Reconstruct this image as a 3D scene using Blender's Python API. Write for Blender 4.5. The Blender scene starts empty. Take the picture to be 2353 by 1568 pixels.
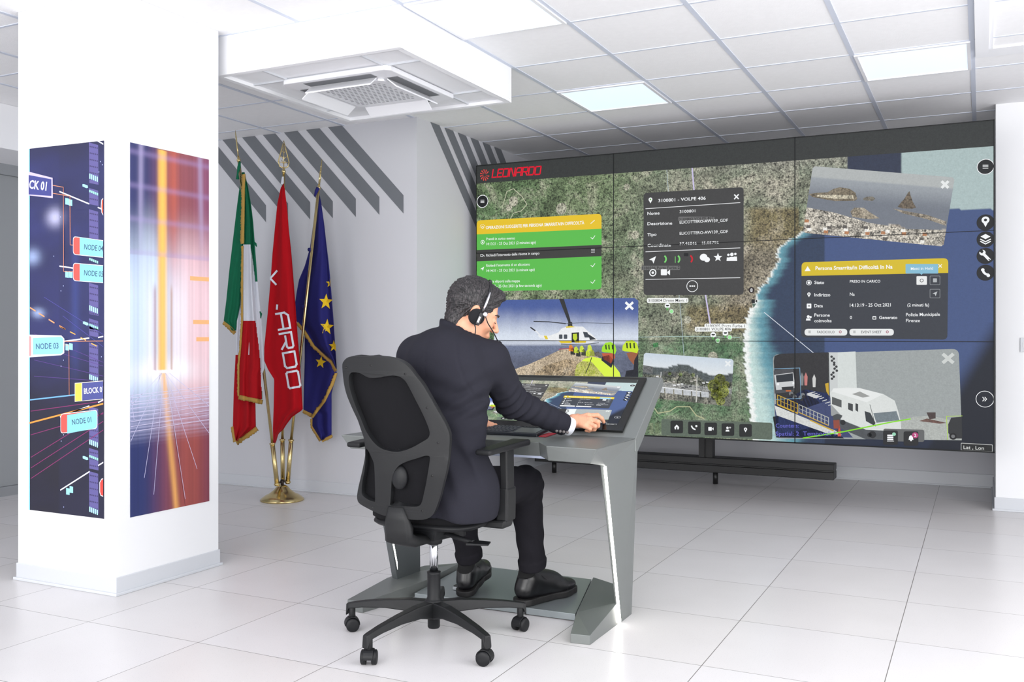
import bpy, bmesh, math, random
import numpy as np
from mathutils import Vector, Matrix
from mathutils.geometry import tessellate_polygon
random.seed(7)
SC = bpy.context.scene
COL = SC.collection
# ------------------------------------------------------------------ camera
CAMH = 1.175
F = 2192.0; CX = 1176.5; HY = 773.0
TH = math.radians(26.2); S_, C_ = math.sin(TH), math.cos(TH)
cd = bpy.data.cameras.new('camera'); cam = bpy.data.objects.new('camera', cd); COL.objects.link(cam)
cam.location = (0, 0, CAMH); cam.rotation_euler = (math.pi/2, 0, TH)
cd.sensor_width = 36; cd.lens = 36*F/2353; cd.shift_y = -(784-HY)/2353; cd.clip_start = .05
SC.camera = cam
# ------------------------------------------------------------------ light
SC.view_settings.view_transform = 'Standard'; SC.view_settings.look = 'None'
SC.view_settings.gamma = 1; SC.view_settings.use_curve_mapping = False
SC.view_settings.exposure = 0.2
w = bpy.data.worlds.new('world'); SC.world = w; w.use_nodes = True
w.node_tree.nodes['Background'].inputs[0].default_value = (.97, .98, 1, 1)
w.node_tree.nodes['Background'].inputs[1].default_value = 1.65
def area(name, loc, rot, sx, sy, power, col):
    l = bpy.data.lights.new(name, 'AREA'); l.shape = 'RECTANGLE'; l.size = sx; l.size_y = sy; l.energy = power; l.color = col
    o = bpy.data.objects.new(name, l); COL.objects.link(o); o.location = loc; o.rotation_euler = rot
    return o
# added soft fill lamps behind and beside the camera, no window is built
area('added_fill_light', (-1.2, -2.4, 1.6), (math.radians(90), 0, 0), 6.0, 2.0, 195, (1, .99, .97))
area('added_fill_light', (2.4, 2.4, 1.6), (math.radians(90), 0, math.radians(90)), 5.0, 2.0, 100, (1, .99, .97))
PANEL_E = .8          # ceiling panel emission

# ------------------------------------------------------------------ rays (a pixel of the 2353x1568 frame to a point in the room)
def ray(px, py):
    r = (px-CX)/F
    return Vector((-S_+r*C_, C_+r*S_, (HY-py)/F))
def onY(px, py, Y): d = ray(px, py); t = Y/d.y; return Vector((d.x*t, Y, CAMH+d.z*t))
def onX(px, py, X): d = ray(px, py); t = X/d.x; return Vector((X, d.y*t, CAMH+d.z*t))
def onZ(px, py, Z): d = ray(px, py); t = (Z-CAMH)/d.z; return Vector((d.x*t, d.y*t, Z))
def atD(px, py, D): d = ray(px, py); return Vector((d.x*D, d.y*D, CAMH+d.z*D))
def proj(p):
    D = -S_*p[0]+C_*p[1]; R = C_*p[0]+S_*p[1]
    return (CX+F*R/D, HY-F*(p[2]-CAMH)/D)

# ------------------------------------------------------------------ materials
def lin(c):
    c = c/255.0
    return c/12.92 if c <= .04045 else ((c+.055)/1.055)**2.4
def rgb(r, g, b): return (lin(r), lin(g), lin(b), 1)
def mat(name, col, rough=.6, metal=0, noise=0, nscale=200, bump=0, bscale=300, spec=.5, emit=0, sheen=0, coat=0):
    m = bpy.data.materials.new(name); m.use_nodes = True
    nt = m.node_tree; b = nt.nodes['Principled BSDF']
    b.inputs['Base Color'].default_value = col; b.inputs['Roughness'].default_value = rough
    b.inputs['Metallic'].default_value = metal; b.inputs['Specular IOR Level'].default_value = spec
    b.inputs['Coat Weight'].default_value = coat
    if sheen: b.inputs['Sheen Weight'].default_value = sheen
    if emit:
        b.inputs['Emission Color'].default_value = col; b.inputs['Emission Strength'].default_value = emit
    if noise or bump:
        tc = nt.nodes.new('ShaderNodeTexCoord')
        n = nt.nodes.new('ShaderNodeTexNoise'); n.inputs['Scale'].default_value = nscale; n.inputs['Detail'].default_value = 3
        nt.links.new(tc.outputs['Object'], n.inputs['Vector'])
        if noise:
            mr = nt.nodes.new('ShaderNodeMapRange'); mr.inputs[3].default_value = 1-noise; mr.inputs[4].default_value = 1+noise
            mx = nt.nodes.new('ShaderNodeVectorMath'); mx.operation = 'SCALE'; mx.inputs[0].default_value = col[:3]
            nt.links.new(n.outputs[0], mr.inputs[0]); nt.links.new(mr.outputs[0], mx.inputs['Scale'])
            nt.links.new(mx.outputs[0], b.inputs['Base Color'])
        if bump:
            n2 = nt.nodes.new('ShaderNodeTexNoise'); n2.inputs['Scale'].default_value = bscale; n2.inputs['Detail'].default_value = 4
            nt.links.new(tc.outputs['Object'], n2.inputs['Vector'])
            bp = nt.nodes.new('ShaderNodeBump'); bp.inputs['Strength'].default_value = bump; bp.inputs['Distance'].default_value = .002
            nt.links.new(n2.outputs[0], bp.inputs['Height']); nt.links.new(bp.outputs[0], b.inputs['Normal'])
    return m
def attr_mat(name, emissive, rough=.5, strength=1.0, k=1.6, sc1=38, sc2=120):
    """Colour from the mesh's own printed / displayed picture; alpha sets how grainy the picture is."""
    m = bpy.data.materials.new(name); m.use_nodes = True
    nt = m.node_tree; b = nt.nodes['Principled BSDF']
    a = nt.nodes.new('ShaderNodeAttribute'); a.attribute_name = 'Col'
    tc = nt.nodes.new('ShaderNodeTexCoord')
    n1 = nt.nodes.new('ShaderNodeTexNoise'); n1.inputs['Scale'].default_value = sc1; n1.inputs['Detail'].default_value = 6; n1.inputs['Roughness'].default_value = .75
    n2 = nt.nodes.new('ShaderNodeTexVoronoi'); n2.inputs['Scale'].default_value = sc2
    for n in (n1, n2): nt.links.new(tc.outputs['Object'], n.inputs['Vector'])
    def math_(op, x, y):
        q = nt.nodes.new('ShaderNodeMath'); q.operation = op
        for i, v in enumerate((x, y)):
            if isinstance(v, (int, float)): q.inputs[i].default_value = v
            else: nt.links.new(v, q.inputs[i])
        return q.outputs[0]
    t = math_('MULTIPLY', math_('SUBTRACT', n1.outputs[0], .5), k*2.2)
    t2 = math_('MULTIPLY', math_('SUBTRACT', .42, n2.outputs[0]), k*.9)
    f = math_('MAXIMUM', math_('ADD', 1.0, math_('MULTIPLY', math_('ADD', t, t2), a.outputs['Alpha'])), .12)
    # mid-sized patches (woods, bare ground, houses) where the picture is grainy
    n3 = nt.nodes.new('ShaderNodeTexNoise'); n3.inputs['Scale'].default_value = sc1/7; n3.inputs['Detail'].default_value = 5; n3.inputs['Roughness'].default_value = .65; n3.inputs['Distortion'].default_value = .6
    nt.links.new(tc.outputs['Object'], n3.inputs['Vector'])
    mr = nt.nodes.new('ShaderNodeMapRange'); mr.inputs[1].default_value = .50; mr.inputs[2].default_value = .68; mr.inputs[3].default_value = 0; mr.inputs[4].default_value = .75; nt.links.new(n3.outputs[0], mr.inputs[0])
    mx = nt.nodes.new('ShaderNodeMix'); mx.data_type = 'RGBA'; pa = math_('MAXIMUM', math_('SUBTRACT', a.outputs['Alpha'], .2), 0.0); pa = math_('MULTIPLY', pa, 1.4); nt.links.new(math_('MULTIPLY', mr.outputs[0], pa), mx.inputs[0])
    nt.links.new(a.outputs['Color'], mx.inputs[6]); mx.inputs[7].default_value = rgb(205, 196, 180)
    mr2 = nt.nodes.new('ShaderNodeMapRange'); mr2.inputs[1].default_value = .50; mr2.inputs[2].default_value = .34; mr2.inputs[3].default_value = 0; mr2.inputs[4].default_value = .9; nt.links.new(n3.outputs[0], mr2.inputs[0])
    f = math_('MULTIPLY', f, math_('SUBTRACT', 1.0, math_('MULTIPLY', mr2.outputs[0], pa)))
    sc = nt.nodes.new('ShaderNodeVectorMath'); sc.operation = 'SCALE'
    nt.links.new(mx.outputs[2], sc.inputs[0]); nt.links.new(f, sc.inputs['Scale'])
    if emissive:
        b.inputs['Base Color'].default_value = (.012, .012, .013, 1)
        nt.links.new(sc.outputs[0], b.inputs['Emission Color']); b.inputs['Emission Strength'].default_value = strength
        b.inputs['Specular IOR Level'].default_value = .12
    else:
        nt.links.new(sc.outputs[0], b.inputs['Base Color'])
    b.inputs['Roughness'].default_value = rough
    return m

# ------------------------------------------------------------------ objects
def tag(o, label=None, cat=None, group=None, kind=None):
    if label: o['label'] = label
    if cat: o['category'] = cat
    if group: o['group'] = group
    if kind: o['kind'] = kind
    return o
def empty(name, loc, label, cat, group=None):
    o = bpy.data.objects.new(name, None); COL.objects.link(o); o.location = loc; o.empty_display_size = .05
    o['_loc'] = 0; del o['_loc']
    return tag(o, label, cat, group)
def link(name, me, parent=None, smooth=None):
    o = bpy.data.objects.new(name, me); COL.objects.link(o)
    if parent is not None:
        o.parent = parent
        base = Vector((0, 0, 0)); q = parent
        while q is not None: base += q.location; q = q.parent
        me.transform(Matrix.Translation(-base))
    return o
def wpos(o):
    b = Vector((0, 0, 0))
    while o is not None: b += o.location; o = o.parent
    return b

class MB:
    """Collects shapes in room coordinates and links them as ONE mesh object."""
    def __init__(s): s.v = []; s.f = []; s.m = []; s.sm = []
    def add(s, vs, fs, mi=0, sm=False):
        n = len(s.v); s.v += [tuple(q) for q in vs]
        s.f += [tuple(i+n for i in q) for q in fs]; s.m += [mi]*len(fs); s.sm += [sm]*len(fs)
        return s
    def box(s, x0, x1, y0, y1, z0, z1, mi=0):
        vs = [(x, y, z) for z in (z0, z1) for y in (y0, y1) for x in (x0, x1)]
        return s.add(vs, [(0, 2, 3, 1), (4, 5, 7, 6), (0, 1, 5, 4), (2, 6, 7, 3), (0, 4, 6, 2), (1, 3, 7, 5)], mi)
    def obox(s, c, ax, ay, az, mi=0):
        """box by centre and three half-axis vectors"""
        c = Vector(c); ax = Vector(ax); ay = Vector(ay); az = Vector(az)
        vs = [c+ax*i+ay*j+az*k for k in (-1, 1) for j in (-1, 1) for i in (-1, 1)]
        return s.add(vs, [(0, 2, 3, 1), (4, 5, 7, 6), (0, 1, 5, 4), (2, 6, 7, 3), (0, 4, 6, 2), (1, 3, 7, 5)], mi)
    def hull8(s, vs, mi=0):
        """eight corners: bottom four in a ring, then top four in the same order"""
        return s.add(vs, [(3, 2, 1, 0), (4, 5, 6, 7), (0, 1, 5, 4), (1, 2, 6, 5), (2, 3, 7, 6), (3, 0, 4, 7)], mi)
    def prism(s, pts, d, mi=0):
        """polygon of points in space pushed along d"""
        n = len(pts); d = Vector(d); a = [Vector(p) for p in pts]
        return s.add(a+[p+d for p in a], [tuple(range(n-1, -1, -1)), tuple(range(n, 2*n))]+[(i, (i+1) % n, n+(i+1) % n, n+i) for i in range(n)], mi)
    def ring(s, path, rads, n=12, mi=0, cap=True, sq=1.0, up=None, sm=True):
        """tube along a path with a radius per point; sq squashes it along the second axis"""
        P = [Vector(p) for p in path]; vs = []; fs = []
        if not hasattr(rads, '__len__'): rads = [rads]*len(P)
        prev = None
        for i, p in enumerate(P):
            t = (P[min(i+1, len(P)-1)]-P[max(i-1, 0)]).normalized()
            if prev is None:
                u = Vector(up) if up is not None else (Vector((0, 0, 1)) if abs(t.z) < .9 else Vector((1, 0, 0)))
            else: u = prev
            u = (u-t*u.dot(t)).normalized(); prev = u; q = t.cross(u)
            for k in range(n):
                a = 2*math.pi*k/n
                vs.append(p+(u*math.cos(a)+q*math.sin(a)*sq)*rads[i])
        for i in range(len(P)-1):
            for k in range(n):
                fs.append((i*n+k, i*n+(k+1) % n, (i+1)*n+(k+1) % n, (i+1)*n+k))
        if cap: fs += [tuple(range(n-1, -1, -1)), tuple((len(P)-1)*n+k for k in range(n))]
        return s.add(vs, fs, mi, sm)
    def cyl(s, a, b, r, r2=None, n=24, mi=0, sm=True): return s.ring([a, b], [r, r if r2 is None else r2], n, mi, True, sm=sm)
    def lathe(s, c, prof, n=32, mi=0, axis=None):
        c = Vector(c); vs = []; fs = []
        z = Vector(axis or (0, 0, 1)).normalized(); x = z.orthogonal().normalized(); y = z.cross(x)
        for (r, h) in prof:
            for k in range(n):
                a = 2*math.pi*k/n; vs.append(c+(x*math.cos(a)+y*math.sin(a))*r+z*h)
        for i in range(len(prof)-1):
            for k in range(n): fs.append((i*n+k, i*n+(k+1) % n, (i+1)*n+(k+1) % n, (i+1)*n+k))
        if prof[0][0] > 1e-5: fs.append(tuple(range(n-1, -1, -1)))
        if prof[-1][0] > 1e-5: fs.append(tuple((len(prof)-1)*n+k for k in range(n)))
        return s.add(vs, fs, mi, True)
    def ball(s, c, r, n=16, mi=0, sc=(1, 1, 1)):
        c = Vector(c); vs = []; fs = []; m = n//2
        for i in range(m+1):
            t = math.pi*i/m
            for k in range(n):
                a = 2*math.pi*k/n
                vs.append(c+Vector((math.sin(t)*math.cos(a)*sc[0], math.sin(t)*math.sin(a)*sc[1], math.cos(t)*sc[2]))*r)
        for i in range(m):
            for k in range(n): fs.append((i*n+k, (i+1)*n+k, (i+1)*n+(k+1) % n, i*n+(k+1) % n))
        return s.add(vs, fs, mi, True)
    def build(s, name, mats, parent=None, bevel=0, seg=2, loc=None):
        me = bpy.data.meshes.new(name); me.from_pydata(s.v, [], s.f); 
        if not isinstance(mats, (list, tuple)): mats = [mats]
        for m in mats: me.materials.append(m)
        me.polygons.foreach_set('material_index', s.m); me.polygons.foreach_set('use_smooth', s.sm)
        bm = bmesh.new(); bm.from_mesh(me); bmesh.ops.remove_doubles(bm, verts=bm.verts, dist=1e-6)
        bmesh.ops.recalc_face_normals(bm, faces=bm.faces); bm.to_mesh(me); bm.free()
        me.update()
        o = link(name, me, parent)
        if loc is not None:
            me.transform(Matrix.Translation(-Vector(loc))); o.location = loc
        if bevel:
            b = o.modifiers.new('bevel', 'BEVEL'); b.width = bevel; b.segments = seg; b.limit_method = 'ANGLE'; b.angle_limit = math.radians(35)
            b.harden_normals = False
        return o

# ------------------------------------------------------------------ signed-distance modelling for organic shapes
def nets(F_, org, h):
    nx, ny, nz = F_.shape
    sg = F_ < 0
    cnt = np.zeros((nx-1, ny-1, nz-1), np.float32); acc = np.zeros((nx-1, ny-1, nz-1, 3), np.float32)
    for ax in range(3):
        sl0 = [slice(None)]*3; sl1 = [slice(None)]*3; sl0[ax] = slice(0, -1); sl1[ax] = slice(1, None)
        a = F_[tuple(sl0)]; b = F_[tuple(sl1)]
        I = np.argwhere((a < 0) != (b < 0))
        av = a[tuple(I.T)]; bv = b[tuple(I.T)]; t = av/(av-bv)
        pos = I.astype(np.float32); pos[:, ax] += t
        o1, o2 = [q for q in range(3) if q != ax]
        for d1 in (0, 1):
            for d2 in (0, 1):
                J = I.copy(); J[:, o1] -= d1; J[:, o2] -= d2
                ok = (J[:, o1] >= 0) & (J[:, o2] >= 0) & (J[:, o1] < cnt.shape[o1]) & (J[:, o2] < cnt.shape[o2])
                J = J[ok]; np.add.at(cnt, tuple(J.T), 1); np.add.at(acc, tuple(J.T), pos[ok])
    cells = np.argwhere(cnt > 0); idx = -np.ones(cnt.shape, np.int64); idx[tuple(cells.T)] = np.arange(len(cells))
    V = acc[tuple(cells.T)]/cnt[tuple(cells.T)][:, None]
    V = V*h+np.array(org)
    Q = []
    for ax in range(3):
        sl0 = [slice(None)]*3; sl1 = [slice(None)]*3; sl0[ax] = slice(0, -1); sl1[ax] = slice(1, None)
        a = F_[tuple(sl0)]; b = F_[tuple(sl1)]
        I = np.argwhere((a < 0) != (b < 0)); o1, o2 = [(1, 2), (2, 0), (0, 1)][ax]
        I = I[(I[:, o1] > 0) & (I[:, o2] > 0) & (I[:, o1] < cnt.shape[o1]) & (I[:, o2] < cnt.shape[o2])]
        def g(d1, d2):
            J = I.copy(); J[:, o1] -= d1; J[:, o2] -= d2; return idx[tuple(J.T)]
        q = np.stack([g(1, 1), g(0, 1), g(0, 0), g(1, 0)], 1)
        neg = a[tuple(I.T)] < 0
        q[~neg] = q[~neg][:, ::-1]
        Q.append(q)
    Q = np.concatenate(Q); Q = Q[(Q >= 0).all(1)]
    return V, Q
def field(fn, lo, hi, h):
    ax = [np.arange(lo[i], hi[i]+h, h, dtype=np.float32) for i in range(3)]
    out = np.empty([len(a) for a in ax], np.float32)
    X, Y = np.meshgrid(ax[0], ax[1], indexing='ij')
    step = max(1, int(2e6//X.size))
    for k in range(0, len(ax[2]), step):
        z = ax[2][k:k+step]
        P = np.empty(X.shape+(len(z), 3), np.float32); P[..., 0] = X[..., None]; P[..., 1] = Y[..., None]; P[..., 2] = z
        out[:, :, k:k+step] = fn(P)
    return out
def sdf_mesh(parts, name, mats, parent, smooth_iter=1):
    """parts: list of (fn, lo, hi, h); joined into one mesh object"""
    VV = []; QQ = []; n = 0
    for fn, lo, hi, h in parts:
        V, Q = nets(field(fn, lo, hi, h), lo, h)
        for _ in range(smooth_iter):
            E = np.concatenate([Q[:, [0, 1]], Q[:, [1, 2]], Q[:, [2, 3]], Q[:, [3, 0]]])
            sm = np.zeros_like(V); ct = np.zeros(len(V))
            np.add.at(sm, E[:, 0], V[E[:, 1]]); np.add.at(sm, E[:, 1], V[E[:, 0]]); np.add.at(ct, E[:, 0], 1); np.add.at(ct, E[:, 1], 1)
            V = .5*V+.5*sm/np.maximum(ct, 1)[:, None]
        VV.append(V); QQ.append(Q+n); n += len(V)
    V = np.concatenate(VV); Q = np.concatenate(QQ)
    me = bpy.data.meshes.new(name)
    me.vertices.add(len(V)); me.vertices.foreach_set('co', V.astype(np.float32).ravel())
    me.loops.add(Q.size); me.loops.foreach_set('vertex_index', Q.astype(np.int32).ravel())
    me.polygons.add(len(Q)); me.polygons.foreach_set('loop_start', np.arange(0, Q.size, 4, dtype=np.int32))
    me.polygons.foreach_set('use_smooth', np.ones(len(Q), bool))
    me.update(calc_edges=True); me.validate()
    if not isinstance(mats, (list, tuple)): mats = [mats]
    for m in mats: me.materials.append(m)
    return link(name, me, parent)
A = lambda *v: np.array(v, np.float32)
def cone(P, a, b, ra, rb, sq=None):
    """tapered capsule; sq=(axis vector, factor) squashes it along that axis"""
    a = A(*a); b = A(*b); Q = P-a; ba = b-a
    if sq is not None:
        n = A(*sq[0]); n = n/np.linalg.norm(n); k = 1/sq[1]-1
        Q = Q+(Q@n)[..., None]*n*k; ba = ba+(ba@n)*n*k
    t = np.clip((Q@ba)/max(float(ba@ba), 1e-9), 0, 1)
    return np.linalg.norm(Q-t[..., None]*ba, axis=-1)-(ra+(rb-ra)*t)
def ell(P, c, r):
    Q = (P-A(*c)); r = A(*r); k0 = np.linalg.norm(Q/r, axis=-1); k1 = np.linalg.norm(Q/(r*r), axis=-1)
    return k0*(k0-1)/np.maximum(k1, 1e-6)
def smin(a, b, k):
    h = np.clip(.5+.5*(b-a)/k, 0, 1); return b+(a-b)*h-k*h*(1-h)
def smax(a, b, k): return -smin(-a, -b, k)
def half(P, c, n): n = A(*n); n = n/np.linalg.norm(n); return (P-A(*c))@n
def wob(P, s, seed=0):
    r = np.random.RandomState(seed); o = 0
    for i in range(6):
        k = r.normal(size=3)*s*(1+.35*i); o = o+np.sin(P@k.astype(np.float32)+r.rand()*6.28)/(1+.35*i)
    return o/3.2

# ------------------------------------------------------------------ flat pictures (prints and displays)
class Canvas:
    """Flat picture: shapes with their own colours, stacked a hair apart, one mesh."""
    def __init__(s, plane, uv, base_h):
        s.pl = plane; s.uv = uv; s.h = base_h; s.P = []; s.layer = 0
    def p2(s, px, py): return s.uv(s.pl(px, py))
    def poly2(s, pts, col, grain=0, layer=None, shade=None):
        s.P.append((pts, s.layer if layer is None else layer, col, grain))
    def poly(s, pts, col, grain=0, layer=None): s.poly2([s.p2(*p) for p in pts], col, grain, layer)
    def spx(s, px, py):
        a = s.p2(px, py); b = s.p2(px, py+10); return abs(b[1]-a[1])/10
    def circle(s, px, py, r, col, n=28, layer=None, ring=None, a0=0, a1=360, grain=0, wx=1):
        c = s.p2(px, py); k = s.spx(px, py)*r
        if ring is None:
            s.poly2([(c[0]+k*wx*math.cos(2*math.pi*i/n), c[1]+k*math.sin(2*math.pi*i/n)) for i in range(n)], col, grain, layer)
        else:
            k2 = k-s.spx(px, py)*ring
            A0, A1 = math.radians(a0), math.radians(a1)
            for i in range(n):
                x, y = A0+(A1-A0)*i/n, A0+(A1-A0)*(i+1)/n
                s.poly2([(c[0]+q*wx*math.cos(t), c[1]+q*math.sin(t)) for q, t in ((k2, x), (k, x), (k, y), (k2, y))], col, grain, layer)
    def line(s, pts, wd, col, layer=None):
        for (a, b) in zip(pts[:-1], pts[1:]):
            A2, B2 = Vector(s.p2(*a)), Vector(s.p2(*b)); k = s.spx(*a)*wd/2
            d = (B2-A2)
            if d.length < 1e-9: continue
            d.normalize(); n = Vector((-d.y, d.x))*k; e = d*k*.6
            s.poly2([tuple(A2-e+n), tuple(A2-e-n), tuple(B2+e-n), tuple(B2+e+n)], col, 0, layer)
    def rrect(s, tl, tr, br, bl, rad, col, grain=0, layer=None, corners=(1, 1, 1, 1), n=5):
        Q = [Vector(s.p2(*p)) for p in (tl, tr, br, bl)]; r = s.spx(*tl)*rad; out = []
        for i in range(4):
            p = Q[i]; a = (Q[i-1]-p); b = (Q[(i+1) % 4]-p)
            if not corners[i]: out.append(tuple(p)); continue
            a.normalize(); b.normalize()
            for j in range(n+1):
                t = j/n; out.append(tuple(p+a*r*(1-t)**2+b*r*t**2))
        s.poly2(out, col, grain, layer); return out
    def rect(s, x0, y0, x1, y1, rad, col, **k): return s.rrect((x0, y0), (x1, y0), (x1, y1), (x0, y1), rad, col, **k)
    def grid(s, tl, tr, br, bl, nu, nv, fn, layer=None, rad=0):
        """fn(s, t) -> (r, g, b, grain), s and t from 0 to 1 across and down"""
        Q = [Vector(s.p2(*p)) for p in (tl, tr, br, bl)]
        cols = {}
        def pt(i, j):
            a, b = i/nu, j/nv
            return (Q[0]*(1-a)+Q[1]*a)*(1-b)+(Q[3]*(1-a)+Q[2]*a)*b
        C4 = [[fn(i/nu, j/nv) for i in range(nu+1)] for j in range(nv+1)]
        for j in range(nv):
            for i in range(nu):
                cn = rad and ((i in (0, nu-1)) and (j in (0, nv-1)))
                ij = [(i, j), (i+1, j), (i+1, j+1), (i, j+1)]
                if cn:
                    ij = [q for q in ij if q not in ((0, 0), (nu, 0), (nu, nv), (0, nv))]
                s.P.append(([tuple(pt(*q)) for q in ij], s.layer if layer is None else layer, [C4[q[1]][q[0]] for q in ij], None))
    def text(s, txt, p0, p1, cap, col, bold=0, layer=None, shear=0, italic=0):
        cu = bpy.data.curves.new('t', 'FONT'); cu.body = txt; cu.size = 1; cu.resolution_u = 2; cu.fill_mode = 'FRONT' if False else 'BOTH'
        if bold: cu.offset = .012*bold
        o = bpy.data.objects.new('t', cu); COL.objects.link(o)
        dg = bpy.context.evaluated_depsgraph_get(); me = bpy.data.meshes.new_from_object(o.evaluated_get(dg))
        vs = [v.co.copy() for v in me.vertices]; fs = [tuple(p.vertices) for p in me.polygons]
        bpy.data.objects.remove(o); bpy.data.curves.remove(cu); bpy.data.meshes.remove(me)
        if not vs: return
        x0 = min(v.x for v in vs); x1 = max(v.x for v in vs)
        A2, B2 = Vector(s.p2(*p0)), Vector(s.p2(*p1)); d = B2-A2; L = d.length; d.normalize(); n = Vector((-d.y, d.x))
        kh = s.spx(*p0)*cap/.70
        for f in fs:
            s.poly2([tuple(A2+d*((vs[i].x-x0)/(x1-x0)*L+(vs[i].y*kh*italic))+n*vs[i].y*kh) for i in f], col, 0, layer)
    def strokes(s, glyphs, p0, p1, cap, wd, col, layer=None, slant=.2):
        """angular lettering: polylines in a unit cell per letter"""
        A2, B2 = Vector(s.p2(*p0)), Vector(s.p2(*p1)); d = B2-A2; L = d.length; d.normalize(); n = Vector((-d.y, d.x))
        H = s.spx(*p0)*cap; W_ = s.spx(*p0)*wd
        tot = sum(g[0] for g in glyphs)+.28*(len(glyphs)-1); x = 0
        for wdt, lines in glyphs:
            for ln in lines:
                for (a, b) in zip(ln[:-1], ln[1:]):
                    def T(q): return A2+d*((x+q[0]*wdt)/tot*L+q[1]*H*slant)+n*q[1]*H
                    a3, b3 = T(a), T(b); e = (b3-a3).normalized(); m = Vector((-e.y, e.x))*W_/2; e = e*W_*.42
                    s.poly2([tuple(a3-e+m), tuple(a3-e-m), tuple(b3+e-m), tuple(b3+e+m)], col, 0, layer)
            x += wdt+.28
    def build(s, name, m, frame, parent=None, step=.0004, mapping=None):
        O, U, V_, N = [Vector(q) for q in frame]
        vs = []; fs = []; cols = []
        for pts, ly, col, grain in s.P:
            n0 = len(vs)
            for k, p in enumerate(pts):
                q = p if mapping is None else mapping(p)
                vs.append(O+U*q[0]+V_*q[1]+N*(ly*step))
                cols.append(col[k] if grain is None else (col[0], col[1], col[2], grain))
            fs.append(tuple(range(n0, len(vs))))
        me = bpy.data.meshes.new(name); me.from_pydata(vs, [], fs); me.materials.append(m)
        at = me.color_attributes.new('Col', 'FLOAT_COLOR', 'POINT')
        at.data.foreach_set('color', np.array(cols, np.float32).ravel())
        return link(name, me, parent)
GLY = {
 'L': (.8, [[(0, 1), (0, 0), (1, 0)]]),
 'E': (.85, [[(1, 1), (0, 1), (0, 0), (1, 0)], [(0, .5), (.85, .5)]]),
 'O': (1.05, [[(.08, 0), (0, .1), (0, .9), (.08, 1), (.92, 1), (1, .9), (1, .1), (.92, 0), (.08, 0)]]),
 'N': (1.05, [[(0, 0), (0, 1), (.25, 1), (.85, 0), (1, 0), (1, 1)]]),
 'A': (1.05, [[(0, 0), (0, .72), (.2, 1), (1, 1), (1, 0)], [(.1, .42), (1, .42)]]),
 'R': (1.0, [[(0, 0), (0, 1), (.9, 1), (1, .9), (1, .55), (.9, .45), (.2, .45)], [(.55, .45), (1, 0)]]),
 'D': (1.0, [[(0, 0), (0, 1), (.85, 1), (1, .85), (1, .15), (.85, 0), (0, 0)]])}
# ================================================================== THE ROOM
CEIL = 2.741
M_wall = mat('white wall paint', rgb(236, 237, 240), .8, bump=.12, bscale=60)
M_wall2 = mat('grey white wall paint', rgb(205, 206, 212), .85, bump=.1, bscale=60)
M_base = mat('pale grey skirting', rgb(205, 208, 214), .4)
M_stripe = mat('grey paint stripe', rgb(112, 116, 122), .8)
M_dark = mat('black', rgb(14, 14, 16), .5)
M_tile = mat('mineral ceiling tile', rgb(246, 246, 248), .95, noise=.03, nscale=30, bump=.5, bscale=120)
M_grid = mat('white ceiling grid', rgb(208, 214, 228), .5)
M_soff = mat('plasterboard', rgb(240, 241, 245), .8)

def floor_mat():
    m = bpy.data.materials.new('speckled floor tile'); m.use_nodes = True; nt = m.node_tree; b = nt.nodes['Principled BSDF']
    N = nt.nodes.new; L = nt.links.new
    tc = N('ShaderNodeTexCoord')
    mp = N('ShaderNodeMapping'); mp.inputs['Location'].default_value = (.295, -.35+.6, 0); L(tc.outputs['Object'], mp.inputs['Vector'])
    br = N('ShaderNodeTexBrick'); br.offset = 0; br.inputs['Scale'].default_value = 1; br.inputs['Brick Width'].default_value = .6; br.inputs['Row Height'].default_value = .6
    br.inputs['Mortar Size'].default_value = .0016; br.inputs['Mortar Smooth'].default_value = .1; br.inputs['Bias'].default_value = 0
    br.inputs['Color1'].default_value = rgb(214, 211, 211); br.inputs['Color2'].default_value = rgb(219, 217, 219); br.inputs['Mortar'].default_value = rgb(120, 116, 114)
    L(mp.outputs[0], br.inputs['Vector'])
    n = N('ShaderNodeTexNoise'); n.inputs['Scale'].default_value = 260; n.inputs['Detail'].default_value = 2; L(tc.outputs['Object'], n.inputs['Vector'])
    r = N('ShaderNodeMapRange'); r.inputs[1].default_value = .62; r.inputs[2].default_value = .72; r.inputs[3].default_value = 1; r.inputs[4].default_value = .80; L(n.outputs[0], r.inputs[0])
    n2 = N('ShaderNodeTexNoise'); n2.inputs['Scale'].default_value = 3; L(tc.outputs['Object'], n2.inputs['Vector'])
    r2 = N('ShaderNodeMapRange'); r2.inputs[3].default_value = .95; r2.inputs[4].default_value = 1.04; L(n2.outputs[0], r2.inputs[0])
    q = N('ShaderNodeMath'); q.operation = 'MULTIPLY'; L(r.outputs[0], q.inputs[0]); L(r2.outputs[0], q.inputs[1])
    s = N('ShaderNodeVectorMath'); s.operation = 'SCALE'; L(br.outputs[0], s.inputs[0]); L(q.outputs[0], s.inputs['Scale']); L(s.outputs[0], b.inputs['Base Color'])
    b.inputs['Roughness'].default_value = .3; b.inputs['Specular IOR Level'].default_value = .35
    return m
def struct(name, mb, m, bevel=0):
    return tag(mb.build(name, m, bevel=bevel), kind='structure')
struct('floor', MB().box(-7.5, 3.0, -3, 9.0, -.1, 0), floor_mat())
struct('ceiling', MB().box(-7.5, 3.0, -3, 9.0, CEIL, CEIL+.1), M_tile)
# T-grid of the suspended ceiling
g = MB(); GX0, GY0 = -2.445, 3.79
for k in range(-8, 10):
    x = GX0+.6*k; g.box(x-.013, x+.013, -3, 8.25, CEIL-.004, CEIL+.001)
for k in range(-11, 8):
    y = GY0+.6*k; g.box(-6.5, 3, y-.007, y+.007, CEIL-.0035, CEIL+.001)
struct('trim_1', g, M_grid)
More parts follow.
